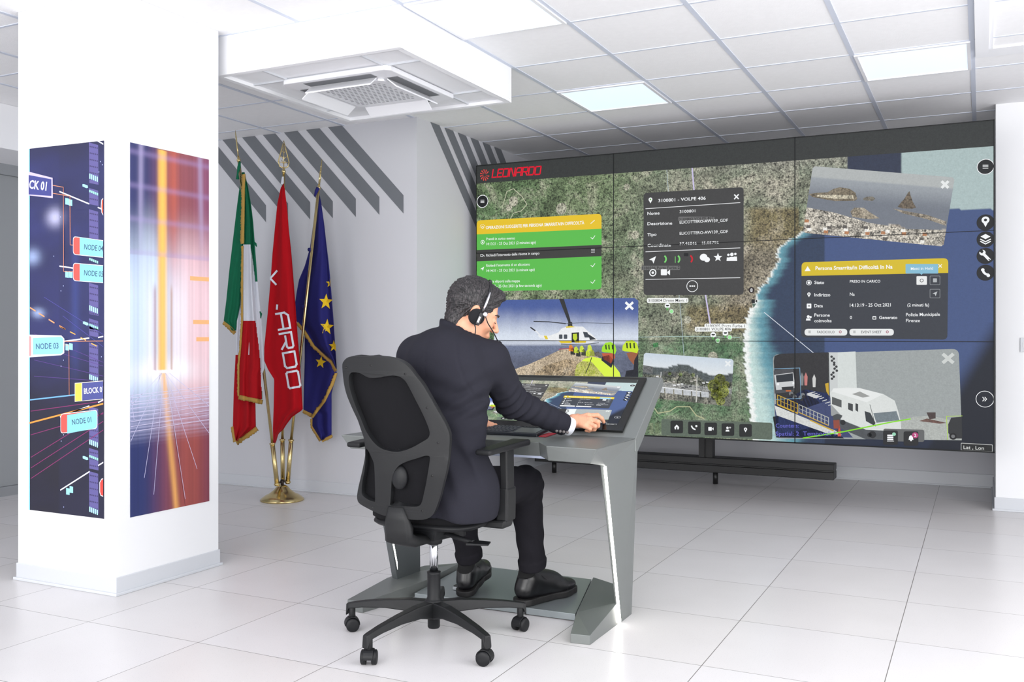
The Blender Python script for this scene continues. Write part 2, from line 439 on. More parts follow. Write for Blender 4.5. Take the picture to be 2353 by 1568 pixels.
# plasterboard strips at the right of the ceiling
struct('trim_2', MB().box(-.03, .035, -3, 5.77, CEIL-.03, CEIL).box(-.03, 1.6, 5.77, 5.93, CEIL-.012, CEIL).box(.035, .055, -3, 5.77, CEIL-.012, CEIL), M_soff)

# pillar with the two posters
PXF, PYF = -3.511, 3.081; PXL, PYB = -4.176, 3.726
struct('pillar_left', MB().box(PXL, PXF, PYF, PYB, 0, CEIL), M_wall, .003)
bb = MB().box(PXL-.006, PXF+.006, PYF-.006, PYB+.006, 0, .082).box(PXL-.016, PXF+.016, PYF-.016, PYB+.016, 0, .014)
struct('baseboard_pillar_left', bb, M_base, .003)
# pillar at the right end of the video wall
struct('pillar_right', MB().box(.086, .75, 7.21, 8.25, 0, CEIL), M_wall, .003)
struct('baseboard_pillar_right', MB().box(.078, .76, 7.2, 8.25, 0, .09).box(.066, .77, 7.19, 8.25, 0, .014), M_base, .003)

# striped walls: the jutting block on the left
SX, SY = -3.61, 5.80
sw = MB().box(-6.5, SX, SY, 8.25, 0, CEIL)
def seg_intersect_x(a, b, x): t = (x-a[0])/(b[0]-a[0]); return a[1]+(b[1]-a[1])*t
# stripes on the face towards the room: (px of lower tip top corner, lower corner, offset) traced on the wall plane
def stripeY(pts):
    q = [onY(px, py, SY) for px, py in pts]
    n = len(q); sw.add([(p.x, SY-.0015, min(p.z, CEIL-.001)) for p in q], [tuple(range(n))], 1)
tips = [(611.5, 472, 511), (662, 467.5, 506), (713, 465, 505), (765, 463, 502), (818, 457, 499), (872, 453, 494), (927.5, 449, 491)]
SLOPE = None
for i, (x, y0, y1) in enumerate(tips):
    a = onY(x, y0, SY); b = onY(x, y1, SY)
    # right-hand band edge: through (927,449) and (780,283)
    if SLOPE is None:
        e1, e2 = onY(927.5, 449, SY), onY(781, 283, SY); SLOPE = (e2.z-e1.z)/(e2.x-e1.x)
    top = CEIL-.001
    xa = a.x+(top-a.z)/SLOPE; xb = b.x+(top-b.z)/SLOPE
    sw.add([(a.x, SY-.0015, a.z), (xa, SY-.0015, top), (xb, SY-.0015, top), (b.x, SY-.0015, b.z)], [(0, 1, 2, 3)], 1)
# stripes on the face along the passage (to the video wall)
e1, e2 = onX(1093, 515, SX), onX(1003, 288, SX)
tipX = [(1065, 486, 517), (1093, 484, 514), (1120, 480, 511), (1146, 478, 508), (1170, 476, 505), (1192, 474, 503)]
a0, b0 = onX(1065, 478, SX), onX(1065, 517, SX)
t0 = onX(954, 266, SX)
SLX = (t0.z-b0.z)/(t0.y-b0.y)
pitch = onX(1093, 484, SX).y-onX(1065, 484, SX).y
for i in range(0, 7):
    ay = a0.y+i*.2025; az = a0.z; bz = b0.z; top = CEIL-.001
    ya = ay+(top-az)/SLX; yb = ay+(top-bz)/SLX
    if yb < SY+.01: continue
    P4 = [(SX+.0015, ay, az), (SX+.0015, max(ya, SY+.002), az+(max(ya, SY+.002)-ay)*SLX), (SX+.0015, max(yb, SY+.002), bz+(max(yb, SY+.002)-ay)*SLX), (SX+.0015, ay, bz)]
    sw.add(P4, [(0, 1, 2, 3)], 1)
struct('wall_left', sw, [M_wall2, M_stripe])
struct('baseboard_left', MB().box(-6.5, SX+.012, SY-.012, 8.25, 0, .085).box(-6.5, SX+.02, SY-.02, 8.25, 0, .012), M_base, .003)
struct('wall_back', MB().box(-7.5, 3, 8.25, 8.4, 0, CEIL), M_wall2)
struct('baseboard_back', MB().box(SX, .09, 8.235, 8.25, 0, .105).box(SX, .09, 8.225, 8.25, 0, .012), M_base, .003)
# far-left wall with grey door panels and a bulkhead above
M_door = mat('grey door panel', rgb(150, 154, 158), .35); M_alu = mat('aluminium frame', rgb(170, 174, 178), .35, metal=.6)
struct('wall_far_left', MB().box(-6.7, -6.5, -3, 5.8, 0, CEIL), M_wall2)
struct('trim_3', MB().box(-6.5, -5.9, -3, 5.8, 2.44, CEIL), M_soff, .004)
dr = struct('door_1', MB().box(-6.5, -6.44, 2.6, 4.45, .07, 2.36).box(-6.5, -6.44, 4.49, 5.75, .07, 2.36), M_door, .004)
MB().box(-6.5, -6.42, 2.5, 5.79, 2.36, 2.44).box(-6.5, -6.42, 2.5, 5.79, 0, .07).box(-6.5, -6.42, 4.45, 4.49, .07, 2.36).build('door_frame', M_alu, dr)
struct('wall_right', MB().box(2.5, 2.6, 4.9, 9, 0, CEIL), M_wall)

# dropped ceiling box with the air conditioner
bx0, bx1, by0, by1, bz = -3.607, -2.456, 3.793, 4.985, 2.536
cb = MB().box(bx0, bx1, by0, by1, bz+.02, CEIL)
cb.box(bx0, bx1, by0, by0+.035, bz, bz+.02).box(bx0, bx1, by1-.035, by1, bz, bz+.02).box(bx0, bx0+.035, by0+.035, by1-.035, bz, bz+.02).box(bx1-.035, bx1, by0+.035, by1-.035, bz, bz+.02)
struct('trim_4', cb, M_soff, .002)
gr = MB(); ix0, ix1, iy0, iy1 = bx0+.035, bx1-.035, by0+.035, by1-.035
for x in (ix0+.235, ix1-.235): gr.box(x-.006, x+.006, iy0, iy1, bz+.010, bz+.021)
for y in (iy0+.235, iy1-.235): gr.box(ix0, ix1, y-.006, y+.006, bz+.010, bz+.021)
struct('trim_5', gr, M_base)
M_ac = mat('white plastic', rgb(232, 233, 238), .35); M_acg = mat('outlet shade grey', rgb(112, 114, 118), .7); M_ach = mat('hole shade grey', rgb(150, 152, 158), .7)  # outlets and holes are flat plates, their inner shade put into these greys
acx, acy = (bx0+bx1)/2+.0, (by0+by1)/2
ac = empty('air_conditioner', (acx, acy, bz+.012), 'white square four way cassette air conditioner set in the dropped ceiling box', 'air conditioner')
h = .345
MB().prism([(acx+x*h, acy+y*h, bz-.012) for x, y in ((-1, -.93), (-.93, -1), (.93, -1), (1, -.93), (1, .93), (.93, 1), (-.93, 1), (-1, .93))], (0, 0, .026)).build('face_panel', M_ac, ac, .004)
MB().prism([(acx+x*.225, acy+y*.225, bz-.024) for x, y in ((-1, -.9), (-.9, -1), (.9, -1), (1, -.9), (1, .9), (.9, 1), (-.9, 1), (-1, .9))], (0, 0, .012)).build('intake_grille', M_ac, ac, .003)
hl = MB()
for i in range(-7, 8):
    for j in range(-6, 7):
        u, v = i*.028+(j % 2)*.014, j*.028
        if abs(u) > .19: continue
        hl.obox((acx+u, acy+v, bz-.0242), (.008, .0, 0), (0, .005, 0), (0, 0, .0006))
tag(hl.build('grille_hole', M_ach, ac), kind='stuff')
for k, (dx, dy) in enumerate(((0, -1), (1, 0), (0, 1), (-1, 0))):
    c = Vector((acx+dx*.283, acy+dy*.283, bz-.013)); t = Vector((-dy, dx, 0)); n = Vector((dx, dy, 0))
    MB().obox(c, t*.215, n*.032, (0, 0, .0016)).build('air_outlet', M_acg, ac, .001)
    ang = math.radians(38); lv = n*math.cos(ang)*.036-Vector((0, 0, 1))*math.sin(ang)*.036
    MB().obox(c-n*.034+lv*1.0+Vector((0, 0, -.004)), t*.21, lv, n.cross(t)*.002+Vector((0, 0, .002))).build('louver', M_ac, ac, .001)

# ceiling lights
M_diff = mat('lit diffuser', (.66, .79, 1, 1), .5, emit=PANEL_E)
M_diff.node_tree.nodes['Principled BSDF'].inputs['Base Color'].default_value = (.5, .55, .62, 1)
M_frame = mat('white light frame', rgb(240, 240, 244), .4)
LP = [(-2.445, 3.79, 'square ceiling light panel beside the dropped ceiling box, nearest the camera'),
      (-2.445, 5.59, 'square ceiling light panel behind the dropped ceiling box, above the screens'),
      (-.645, 5.59, 'square ceiling light panel at the upper right, near the right pillar')]
lights = []
for x, y, lb in LP:
    t = empty('ceiling_light', (x+.3, y+.3, CEIL-.01), lb, 'ceiling light', 'ceiling light panels')
    MB().box(x+.008, x+.592, y+.008, y+.026, CEIL-.012, CEIL).box(x+.008, x+.592, y+.574, y+.592, CEIL-.012, CEIL).box(x+.008, x+.026, y+.026, y+.574, CEIL-.012, CEIL).box(x+.574, x+.592, y+.026, y+.574, CEIL-.012, CEIL).build('light_frame', M_frame, t)
    MB().box(x+.026, x+.574, y+.026, y+.574, CEIL-.008, CEIL-.001).build('diffuser', M_diff, t)
    lights.append(t)
for x, y in ((-4.845, 1.99), (-2.445, 1.99), (-.645, 1.99), (-.645, 3.79), (-2.445, .19), (-.645, .19), (-4.845, .19), (1.155, 3.79), (1.155, 1.99), (-5.445, 4.39)):
    r = lights[0].copy(); COL.objects.link(r); r.location = (x+.3, y+.3, CEIL-.01); r['label'] = 'ceiling light panel behind or above the camera, out of the picture'
    for ch in lights[0].children:
        c = ch.copy(); COL.objects.link(c); c.parent = r
# switch on the right pillar
sw_ = empty('light_switch', (.245, 7.205, 1.15), 'small grey switch plate on the white right pillar, at the picture edge', 'switch')
MB().box(.232, .30, 7.2, 7.21, 1.07, 1.165).build('switch_plate', M_base, sw_, .002)
MB().box(.25, .28, 7.196, 7.2, 1.1, 1.135).build('rocker', M_wall, sw_, .001)
# ================================================================== THE VIDEO WALL
VY = 6.54; VX0, VX1, VZ0, VZ1 = -3.526, .0722, .460, 2.501; SY2 = 7.5
def c3(r, g, b): return (lin(r), lin(g), lin(b))
WH = c3(240, 242, 244); GR = c3(58, 58, 58); PANEL = c3(64, 64, 64); DK = c3(40, 42, 44); BLK = c3(24, 26, 28)
cv = Canvas(lambda px, py: onY(px, py, VY), lambda p: (p.x, p.z), None)
def sm(a, b, x): t = min(1, max(0, (x-a)/(b-a))); return t*t*(3-2*t)
def mix3(a, b, t): return tuple(a[i]*(1-t)+b[i]*t for i in range(3))
COAST = [(340, 1845), (520, 1862), (540, 1835), (560, 1800), (578, 1784), (600, 1788), (620, 1776), (645, 1764), (665, 1742), (690, 1734), (715, 1722), (740, 1712), (780, 1709), (850, 1712), (900, 1719), (950, 1724), (1020, 1731), (1050, 1733)]
def coast(y):
    for (y0, x0), (y1, x1) in zip(COAST[:-1], COAST[1:]):
        if y <= y1: return x0+(x1-x0)*(y-y0)/(y1-y0)+2.5*math.sin(y*.35)+1.5*math.sin(y*.9)
    return COAST[-1][1]
_r = np.random.RandomState(3); _k = _r.normal(size=(9, 2)); _p = _r.rand(9)*6.28
def nz(x, y, s): return sum(math.sin((x*_k[i][0]+y*_k[i][1])*s*(1+.5*i)+_p[i])/(1+.4*i) for i in range(9))/3.2
def mapcol(x, y):
    cx_ = coast(y)
    if x < cx_ or y < 355:
        g1 = mix3(c3(88, 116, 78), c3(128, 142, 108), .5+.5*nz(x, y, .012))     # hills
        g2 = mix3(c3(150, 148, 132), c3(112, 130, 104), .5+.5*nz(x+300, y, .02))   # villages
        c = mix3(g1, g2, sm(1330, 1560, x+70*nz(x, y, .006)))
        c = mix3(c, c3(168, 164, 156), .6*sm(430, 350, y)*sm(1500, 1700, x))
        br = sm(1690, 1740, x)*sm(470, 485, y)*sm(640, 560, y)
        c = mix3(c, c3(128, 112, 72), .75*br)
        c = mix3(c, c3(142, 134, 116), sm(1600, 1700, x)*sm(540, 590, y)*sm(760, 720, y))
        c = mix3(c, c3(134, 120, 84), sm(1560, 1590, x)*sm(690, 715, y)*sm(780, 750, y)*.8)
        c = mix3(c, c3(72, 118, 78), sm(760, 800, y)*(.55+.45*nz(x, y, .03)))
        c = mix3(c, c3(70, 120, 70), sm(1230, 1140, x)*sm(430, 500, y)*.35)
        if y > 940: c = mix3(c, c3(120, 134, 108), sm(940, 1000, y)*(.5+.5*nz(x, y, .06)))
        return c+((.62 if y < 780 else .5),)
    d = x-cx_
    deep = mix3(c3(44, 62, 88), c3(46, 58, 84), .5)
    teal = c3(96, 150, 165); pale = c3(190, 214, 210); foam = c3(236, 240, 238)
    w = 8 if y < 690 else 8+(y-690)*.22
    if y < 690: c = mix3(foam, teal, sm(1, 7, d)); c = mix3(c, deep, sm(8, 34, d))
    else:
        c = mix3(foam, pale, sm(8, 16, d)); c = mix3(c, teal, sm(w*.35, w*.9+20, d+6*nz(x, y, .05))); c = mix3(c, deep, sm(w*.9+14, w+52, d+8*nz(x, y, .05)))
    return c+(.10,)
def basecol(x, y):
    if x > coast(y) or x > 1835:
        if y < 480 and x > 1948:
            if x < 2070: return c3(46, 54, 74)+(.1,)
            return c3(166, 184, 184)+(.06,)
        if x > 2070 and y < 481: return c3(166, 184, 184)+(.06,)
        if y < 520 and x < 1960: return mapcol(1700, y)
        if x > 1893 or y < 520:
            c = mix3(c3(64, 82, 126), c3(58, 76, 112), sm(760, 1000, y)*.5)
            q = sm(-30, 40, (x-2285)*.8+(y-775)*1.0)*sm(700, 760, y)*1.0
            q2 = sm(0, 60, (x-2195)+(y-850)*.62) if y > 740 else 0
            c = mix3(c, c3(20, 26, 38), max(q2, sm(955, 1010, y)*.85))
            return c+(.04,)
    return mapcol(x, y)
NU, NV = 330, 190
def vp(px, py): return onY(px, py, VY)
def gfun(s, t):
    X = VX0+(VX1-VX0)*s; Z = VZ1+(VZ0-VZ1)*t; px, py = proj((X, VY, Z)); return basecol(px, py)
tl, tr, br_, bl = (proj((VX0, VY, VZ1)), proj((VX1, VY, VZ1)), proj((VX1, VY, VZ0)), proj((VX0, VY, VZ0)))
cv.layer = 0; cv.grid(tl, tr, br_, bl, NU, NV, gfun)
def edge(y0, y1):   # a straight band across the display given at its left and right ends
    return [(1095.3, y0[0]), (2284.6, y0[1]), (2284.6, y1[1]), (1095.3, y1[0])]
cv.layer = 1
# roads, tracks and field lines on the map
cv.line([(1590, 380), (1600, 500), (1612, 620), (1632, 745)], 3.4, c3(196, 188, 222))
cv.line([(1532, 388), (1545, 560), (1562, 690), (1572, 820)], 1.1, c3(170, 186, 196))
cv.line([(1467, 775), (1600, 773), (1700, 776)], 1.3, c3(170, 196, 190))
cv.line([(1155, 475), (1165, 440), (1180, 434), (1200, 452), (1211, 470), (1198, 485), (1180, 490), (1172, 505)], 1.6, c3(190, 190, 165))
cv.line([(1495, 925), (1512, 950), (1540, 945), (1555, 935), (1585, 935), (1600, 955), (1618, 962)], 2.4, c3(176, 178, 140))
cv.line([(1492, 935), (1512, 957), (1545, 952), (1560, 943)], 1.2, c3(130, 170, 120))
for i in range(9):
    x = 1492+i*13; cv.poly([(x, 972), (x+9, 972), (x+10, 998), (x+1, 998)], mix3(c3(126, 140, 110), c3(96, 116, 84), (i*37 % 10)/10), .4)
for i in range(14):
    x, y = 1500+(i*53) % 200, 790+(i*31) % 120; cv.poly([(x, y), (x+12, y-3), (x+14, y+7), (x+2, y+9)], mix3(c3(60, 130, 74), c3(150, 160, 140), (i*7 % 10)/10), .4)
for (x, y, r) in ((1180, 463, 12), (1170, 478, 8), (1290, 480, 14), (1460, 540, 10), (1580, 735, 9), (1638, 820, 12), (1440, 430, 8), (1700, 470, 10)):
    cv.circle(x, y, r, c3(176, 176, 156), grain=.6, n=9)
cv.layer = 2
cv.poly(edge((380, 275), (422, 336)), c3(50, 53, 52), .12)            # title band
cv.layer = 3
# logo and name in the title band
for i in range(11):
    a = math.radians(20+i*31); a2 = a+.30
    c = (1114, 402.5); r0, r1 = 3.2, 13.2
    if 3.5 < i < 0: continue
    p = [(c[0]+r*math.cos(t)*.82, c[1]-r*math.sin(t)) for r, t in ((r0, a), (r1, a+.2), (r1, a2+.12), (r0*1.3, a2-.1))]
    cv.poly(p, c3(226, 66, 62))
cv.strokes([GLY[c] for c in 'LEONARDO'], (1131, 408), (1241, 400.5), 17.5, 3.0, c3(214, 20, 46), slant=.16)
# round menu button, upper left
def rbtn(x, y, r, col=BLK, rim=None):
    cv.circle(x, y, r, col, layer=4, wx=1)
    if rim: cv.circle(x, y, r, rim, ring=1.4, layer=5)
rbtn(1109, 463, 15, BLK, WH)
for k in (-1, 0, 1): cv.line([(1105, 463+k*2.8), (1113, 463+k*2.8)], 1.2, WH, 6)
cv.circle(1109, 463, 14.5, WH, ring=1, layer=5)
rbtn(2264.5, 383.5, 18, BLK, WH)
for k in (-1, 0, 1): cv.line([(2258.5, 383.5+k*3.5), (2270.5, 383.5+k*3.5)], 1.4, WH, 6)
for y in (511.5, 550.5, 588.5, 627): rbtn(2264.5, y, 18.5)
L6 = 6
# pin, layers, wrench, phone
def pin(x, y, k, col=WH, hole=BLK, ly=6):
    cv.circle(x, y-3*k, 6*k, col, layer=ly); cv.poly([(x-5.6*k, y-1.5*k), (x+5.6*k, y-1.5*k), (x, y+9*k)], col, layer=ly); cv.circle(x, y-3*k, 2.4*k, hole, layer=ly+1)
pin(2264.5, 510, 1.35)
for k, dy in enumerate((0, 5, 10)):
    y = 544+dy
    if k == 0: cv.poly([(2253, y), (2264.5, y-6), (2276, y), (2264.5, y+6)], WH, layer=6)
    else: cv.line([(2253, y+1), (2264.5, y+7), (2276, y+1)], 2.4, WH, 6)
cv.line([(2259, 583), (2273, 597)], 6, WH, 6); cv.circle(2257.5, 581, 6.5, WH, layer=6); cv.poly([(2248, 577), (2257, 583), (2260, 578), (2255, 571)], BLK, layer=7); cv.circle(2273, 597, 1.6, BLK, layer=7, n=8)
cv.circle(2272, 619.5, 14.5, WH, ring=5, a0=182, a1=272, layer=6); cv.circle(2258.3, 620.5, 3.6, WH, layer=6); cv.circle(2271, 633.5, 3.6, WH, layer=6)
# operations card (yellow head, green rows)
cv.layer = 4
cv.rrect((1096, 507), (1382.5, 491.5), (1382.5, 665), (1096, 670), 9, c3(90, 184, 76), corners=(1, 1, 1, 0))
cv.layer = 5
cv.rrect((1096, 507), (1382.5, 491.5), (1382.5, 526), (1096, 539), 9, c3(226, 190, 38), corners=(1, 1, 0, 0))
cv.poly([(1096, 575), (1382.5, 563), (1382.5, 589), (1096, 601)], c3(58, 58, 56))
for y in (548,): pass
T = lambda s, x0, y0, x1, y1, cap, col=WH, bold=0, ly=7: cv.text(s, (x0, y0), (x1, y1), cap, col, bold, layer=ly)
T('OPERAZIONI SUGGERITE PER PERSONA SMARRITA/IN DIFFICOLTÀ', 1117, 527, 1343, 515.5, 7, WH, 1.6)
T('Prendi in carico evento', 1118, 552.5, 1184, 550.5, 6, WH, .6)
T('14:13:21 - 25 Oct 2021 (2 minutes ago)', 1118, 564, 1232, 560, 6.2, WH, .6)
T("Richiedi l'intervento delle risorse in campo", 1118, 590, 1240, 585, 6, WH, .6)
T('Richiedi l’intervento di un elicottero', 1118, 613.5, 1218, 610.5, 6, WH, .6)
T('14:14:31 - 25 Oct 2021 (a minute ago)', 1118, 625.5, 1229, 622.5, 6.2, WH, .6)
T('Mostra eliporti sulla mappa', 1116, 650, 1195, 648.5, 6, WH, .6)
T('14:14:57 - 25 Oct 2021 (a few seconds ago)', 1116, 661.5, 1245, 659, 6.2, WH, .6)
for y in (545, 609, 647): cv.line([(1358, y+1), (1362, y+4.5), (1367.5, y-3)], 1.4, WH, 7)
for k in range(3): cv.line([(1359, 573.5+k*3.2), (1367, 573.2+k*3.2)], 1, WH, 7)
cv.line([(1358, 514), (1362, 510.5)], 1.5, WH, 7); cv.line([(1363, 509.5), (1366.5, 506.5)], 1.5, WH, 7)
cv.circle(1109.5, 557, 5, WH, ring=1.2, layer=7); cv.poly([(1108, 554.5), (1112, 557), (1108, 559.5)], WH, layer=7)
cv.circle(1109.5, 523, 3, WH, ring=1.2, layer=7)
for i in range(6): cv.line([(1109.5+4.5*math.cos(i*.63+.0), 522-5*math.sin(i*.63)), (1109.5+6*math.cos(i*.63), 522-6.5*math.sin(i*.63))], 1, WH, 7)
cv.line([(1105, 590), (1105, 585), (1110, 585), (1110, 590), (1105, 590)], 1, WH, 7); cv.line([(1110, 587), (1113, 588), (1113, 590)], 1, WH, 7)
cv.poly([(1104.5, 618.5), (1113, 613), (1110, 623), (1108.6, 619)], WH, layer=7)
# vehicle card in the middle
cv.layer = 4
cv.rrect((1479, 444), (1709, 430), (1709, 678), (1479, 678.5), 9, c3(62, 62, 62), .06)
T('3100801 - VOLPE 406', 1513, 465, 1622, 459, 7.2, WH, 1.2)
for (a, b) in ((480, 466), (579, 570), (642.5, 638.5)): cv.line([(1484, a), (1701, b)], 1.2, WH, 7)
cv.line([(1688, 448), (1697, 457)], 2.8, WH, 7); cv.line([(1697, 447.5), (1688, 457.5)], 2.8, WH, 7)
pin(1495, 461, .75, WH, c3(90, 170, 60)); 
for s, y in (('Nome', 494.5), ('Descrizione', 518), ('Tipo', 543.5), ('Coordinate', 568)):
    x1 = 1488+{'Nome': 28, 'Descrizione': 57, 'Tipo': 21, 'Coordinate': 54}[s]; T(s, 1488, y, x1, y-1.5, 7, WH, 1.2)
T('3100801', 1562, 490, 1598, 488, 6.6, WH, .5)
T('ELICOTTERO-AW139_GDF', 1562, 514.5, 1673, 509.5, 6.6, WH, .5)
T('ELICOTTERO-AW139_GDF', 1562, 540, 1673, 535.5, 6.6, WH, .5)
T('37.46846 - 15.05796', 1562, 563.5, 1652, 560.5, 6.4, WH, .5)
cv.rect(1559, 498, 1642, 509, 3, c3(104, 104, 104), layer=6); T('3100802 VOLPE 407', 1561, 507.5, 1640, 503.5, 5.6, c3(20, 20, 20), .3, 8)
cv.poly([(1492, 597), (1508, 589), (1502, 606), (1499, 599)], WH, layer=7)
cv.circle(1522, 596, 11, c3(120, 210, 110), ring=3.6, a0=-55, a1=55, layer=7)
cv.circle(1553, 596, 11, c3(120, 210, 110), ring=3.6, a0=-55, a1=55, layer=7); cv.line([(1552, 590), (1552, 604)], 1.4, c3(120, 210, 110), 7)
cv.circle(1582, 596, 11, c3(200, 20, 40), ring=3.6, a0=-50, a1=60, layer=7)
cv.rect(1572, 582, 1582, 589, 1, BLK, layer=7)
cv.circle(1617, 591.5, 8, WH, layer=7, wx=1.1); cv.circle(1625, 597, 6, WH, layer=7, wx=1.1)
cv.poly([(1650+10.5*(1 if i % 2 == 0 else .42)*math.sin(i*math.pi/5), 592-10.5*(1 if i % 2 == 0 else .42)*math.cos(i*math.pi/5)) for i in range(10)], WH, layer=7)
for dx, dy, r in ((0, 0, 1), (-8, 1, .7), (8, -1, .7)):
    cv.circle(1682+dx, 585+dy, 4*r, WH, layer=7); cv.poly([(1682+dx-6*r, 600), (1682+dx-5*r, 591+dy), (1682+dx+5*r, 591+dy), (1682+dx+6*r, 600)], WH, layer=7)
cv.rect(1474, 611, 1563, 621, 3, c3(104, 104, 104), layer=6); T('3100206 Porta Furba 2', 1475, 619.5, 1562, 618, 6, c3(20, 20, 20), .3, 8)
cv.circle(1500.5, 627, 8.5, WH, ring=2.4, layer=9); cv.circle(1500.5, 627, 3, WH, layer=9)
cv.rect(1519, 619, 1533, 633, 2, WH, layer=9); cv.poly([(1534, 625), (1540, 620), (1540, 633), (1534, 628)], WH, layer=9)
cv.circle(1591, 658, 13.5, WH, ring=1.4, layer=7)
for dx in (-4.6, 0, 4.6): cv.rect(1589.3+dx, 656.3, 1592.7+dx, 659.5, .5, WH, layer=7)
# place names on the map
def nm(s, x0, y0, x1, y1):
    cv.rrect((x0-3, y0-8.5), (x1+3, y1-8.5), (x1+3, y1+2.5), (x0-3, y0+2.5), 4, c3(240, 242, 240), layer=5); T(s, x0, y0, x1, y1, 6.4, c3(30, 30, 34), .4, 6)
nm('3100804 Drone Mavic 1', 1490, 694, 1579, 693.5)
nm('3100205 Porta Furba 1', 1622, 752.5, 1712, 752.5)
cv.layer = 7; nm2 = cv.rrect((1597, 751.5), (1682, 751), (1682, 762), (1597, 762.5), 4, c3(240, 242, 240), layer=7); T('3100801 VOLPE 406', 1600, 760, 1680, 759.5, 6.4, c3(30, 30, 34), .4, 8)
for x, y in ((1534, 703), (1639, 770), (1667, 766)):
    cv.circle(x, y, 6.5, WH, layer=4); cv.poly([(x-4, y+4), (x+4, y+4), (x, y+12)], c3(80, 160, 70), layer=4); cv.poly([(x-4, y-2), (x+4, y-2), (x+4, y), (x+1, y+1.5), (x-3, y+1)], BLK, layer=5)
for x, y in ((1543.5, 716), (1649.5, 783), (1677, 775.5)): cv.circle(x, y, 5, c3(150, 226, 150), layer=8); cv.circle(x, y, 5, WH, ring=.8, layer=9)
cv.circle(1727, 667, 7, c3(40, 30, 30), layer=5); T('8', 1724.5, 671, 1729.5, 671, 8, WH, 1, 6)
cv.rect(1727, 688, 1735, 697, 1, BLK, layer=5); cv.poly([(1735, 692), (1740, 689), (1740, 696)], BLK, layer=5); cv.poly([(1728, 698), (1738, 698), (1732, 708)], c3(90, 110, 100), layer=5)
cv.line([(1756, 718), (1869, 811)], 1.5, c3(210, 216, 226), 4)
# photo card: islets (tilted)
IL = [(1868, 382), (2194, 408), (2168, 567), (1845, 535)]
def bil(Q, s, t):
    return tuple((Q[0][i]*(1-s)+Q[1][i]*s)*(1-t)+(Q[3][i]*(1-s)+Q[2][i]*s)*t for i in (0, 1))
def islets(s, t):
    c = c3(172, 176, 176) if t < .16 else mix3(c3(150, 156, 162), c3(112, 118, 128), sm(.16, .5, t))
    g = .05
    if t > .80+.05*math.sin(s*17)+.0*s or (t > .70-.1*s and s < .35 and t > .72+.0*s): c = mix3(c3(206, 200, 188), c3(130, 116, 100), .5+.5*nz(s*900, t*700, .5)); g = .55
    return c+(g,)
cv.layer = 5; cv.grid(*IL, 60, 34, islets, rad=1)
def IP(pts, col, g=.3, ly=6): cv.poly([bil(IL, s, t) for s, t in pts], col, g, ly)
IP([(.0, .42), (.06, .39), (.13, .37), (.17, .31), (.21, .28), (.28, .29), (.325, .34), (.345, .43), (.33, .46), (.19, .49), (.03, .46)], c3(122, 112, 94), .45)
IP([(.06, .42), (.31, .38), (.32, .43), (.19, .455), (.06, .45)], c3(196, 188, 166), .5, 7)
IP([(.385, .41), (.41, .385), (.45, .375), (.47, .40), (.455, .44), (.39, .44)], c3(112, 108, 98), .4)
IP([(.635, .49), (.655, .42), (.675, .36), (.69, .28), (.70, .25), (.712, .31), (.735, .40), (.765, .48), (.74, .50), (.67, .51)], c3(118, 106, 90), .4)
IP([(.31, .62), (.335, .56), (.40, .55), (.44, .60), (.52, .68), (.45, .71), (.33, .70)], c3(150, 140, 122), .5)
IP([(.60, .52), (.70, .545), (.85, .57), (.99, .64), (.99, .70), (.85, .63), (.68, .58)], c3(150, 140, 124), .5)
IP([(0, .62), (.2, .66), (.45, .76), (.72, .80), (.99, .76), (.985, 1), (.8, 1), (.4, 1), (0, .98)], c3(190, 184, 172), .75, 6)
for i in range(26):
    s = (i*.137) % .95; t = .80+((i*.61) % 1)*.15; IP([(s, t), (s+.03, t), (s+.03, t+.045), (s, t+.045)], (c3(176, 122, 84), c3(236, 234, 228), c3(92, 88, 84), c3(222, 216, 204))[i % 4], .2, 7)
cv.line([(2165, 418), (2178, 431)], 6, c3(225, 228, 228), 8); cv.line([(2178, 418), (2165, 431)], 6, c3(225, 228, 228), 8)
# person card
cv.layer = 4
cv.rrect((1842, 603), (2179, 593.5), (2177, 781), (1841, 776), 10, c3(52, 56, 64), .05)
cv.rrect((1842, 603), (2179, 593.5), (2179, 627.5), (1842, 634.5), 10, c3(208, 182, 30), layer=5, corners=(1, 1, 0, 0))
cv.poly([(1849, 623.5), (1856, 612), (1863, 623)], WH, layer=6)
T('Persona Smarrita/in Difficoltà In Na', 1874, 621, 2051, 617.5, 8.5, WH, 1.8)
cv.rect(2081, 607, 2156, 629, 2, c3(128, 182, 206), layer=7); cv.poly([(2113, 628), (2122, 628), (2117.5, 632)], c3(128, 182, 206), layer=7); T('Metti in Hold', 2093, 621, 2144, 620, 6.4, WH, .6, 8)
cv.line([(2157, 608), (2164, 615)], 1.4, WH, 7); cv.line([(2164, 608), (2157, 615)], 1.4, WH, 7)
for s, y, x1 in (('Stato', 653, 1894), ('Indirizzo', 681.5, 1908), ('Data', 706.5, 1891), ('Persone', 728, 1907), ('coinvolte', 741, 1911)): T(s, 1871.5, y, x1, y, 7.4, WH, 1.1)
T('PRESO IN CARICO', 1953, 650, 2023, 649.5, 6, WH, .8); T('Na', 1953, 680, 1964, 680, 7.4, WH, .6)
T('14:13:19 - 25 Oct 2021', 1953, 705.5, 2047, 704.5, 7.6, WH, .7); T('(2 minuti fa)', 2085, 704.5, 2135, 704.5, 7, WH, .8)
T('0', 1953, 733.5, 1958, 733.5, 7.4, WH, .8); T('Generato', 2020, 733.5, 2062, 733.5, 7.2, WH, 1.1); T('Polizia Municipale', 2082, 727, 2160, 726, 7.4, WH, .7); T('Firenze', 2082, 740.5, 2114, 740.5, 7.2, WH, .7)
cv.circle(1859, 650, 6, WH, ring=1.4, layer=7); cv.circle(1859, 650, 3, WH, layer=7); pin(1859, 678, .62, WH, DK)
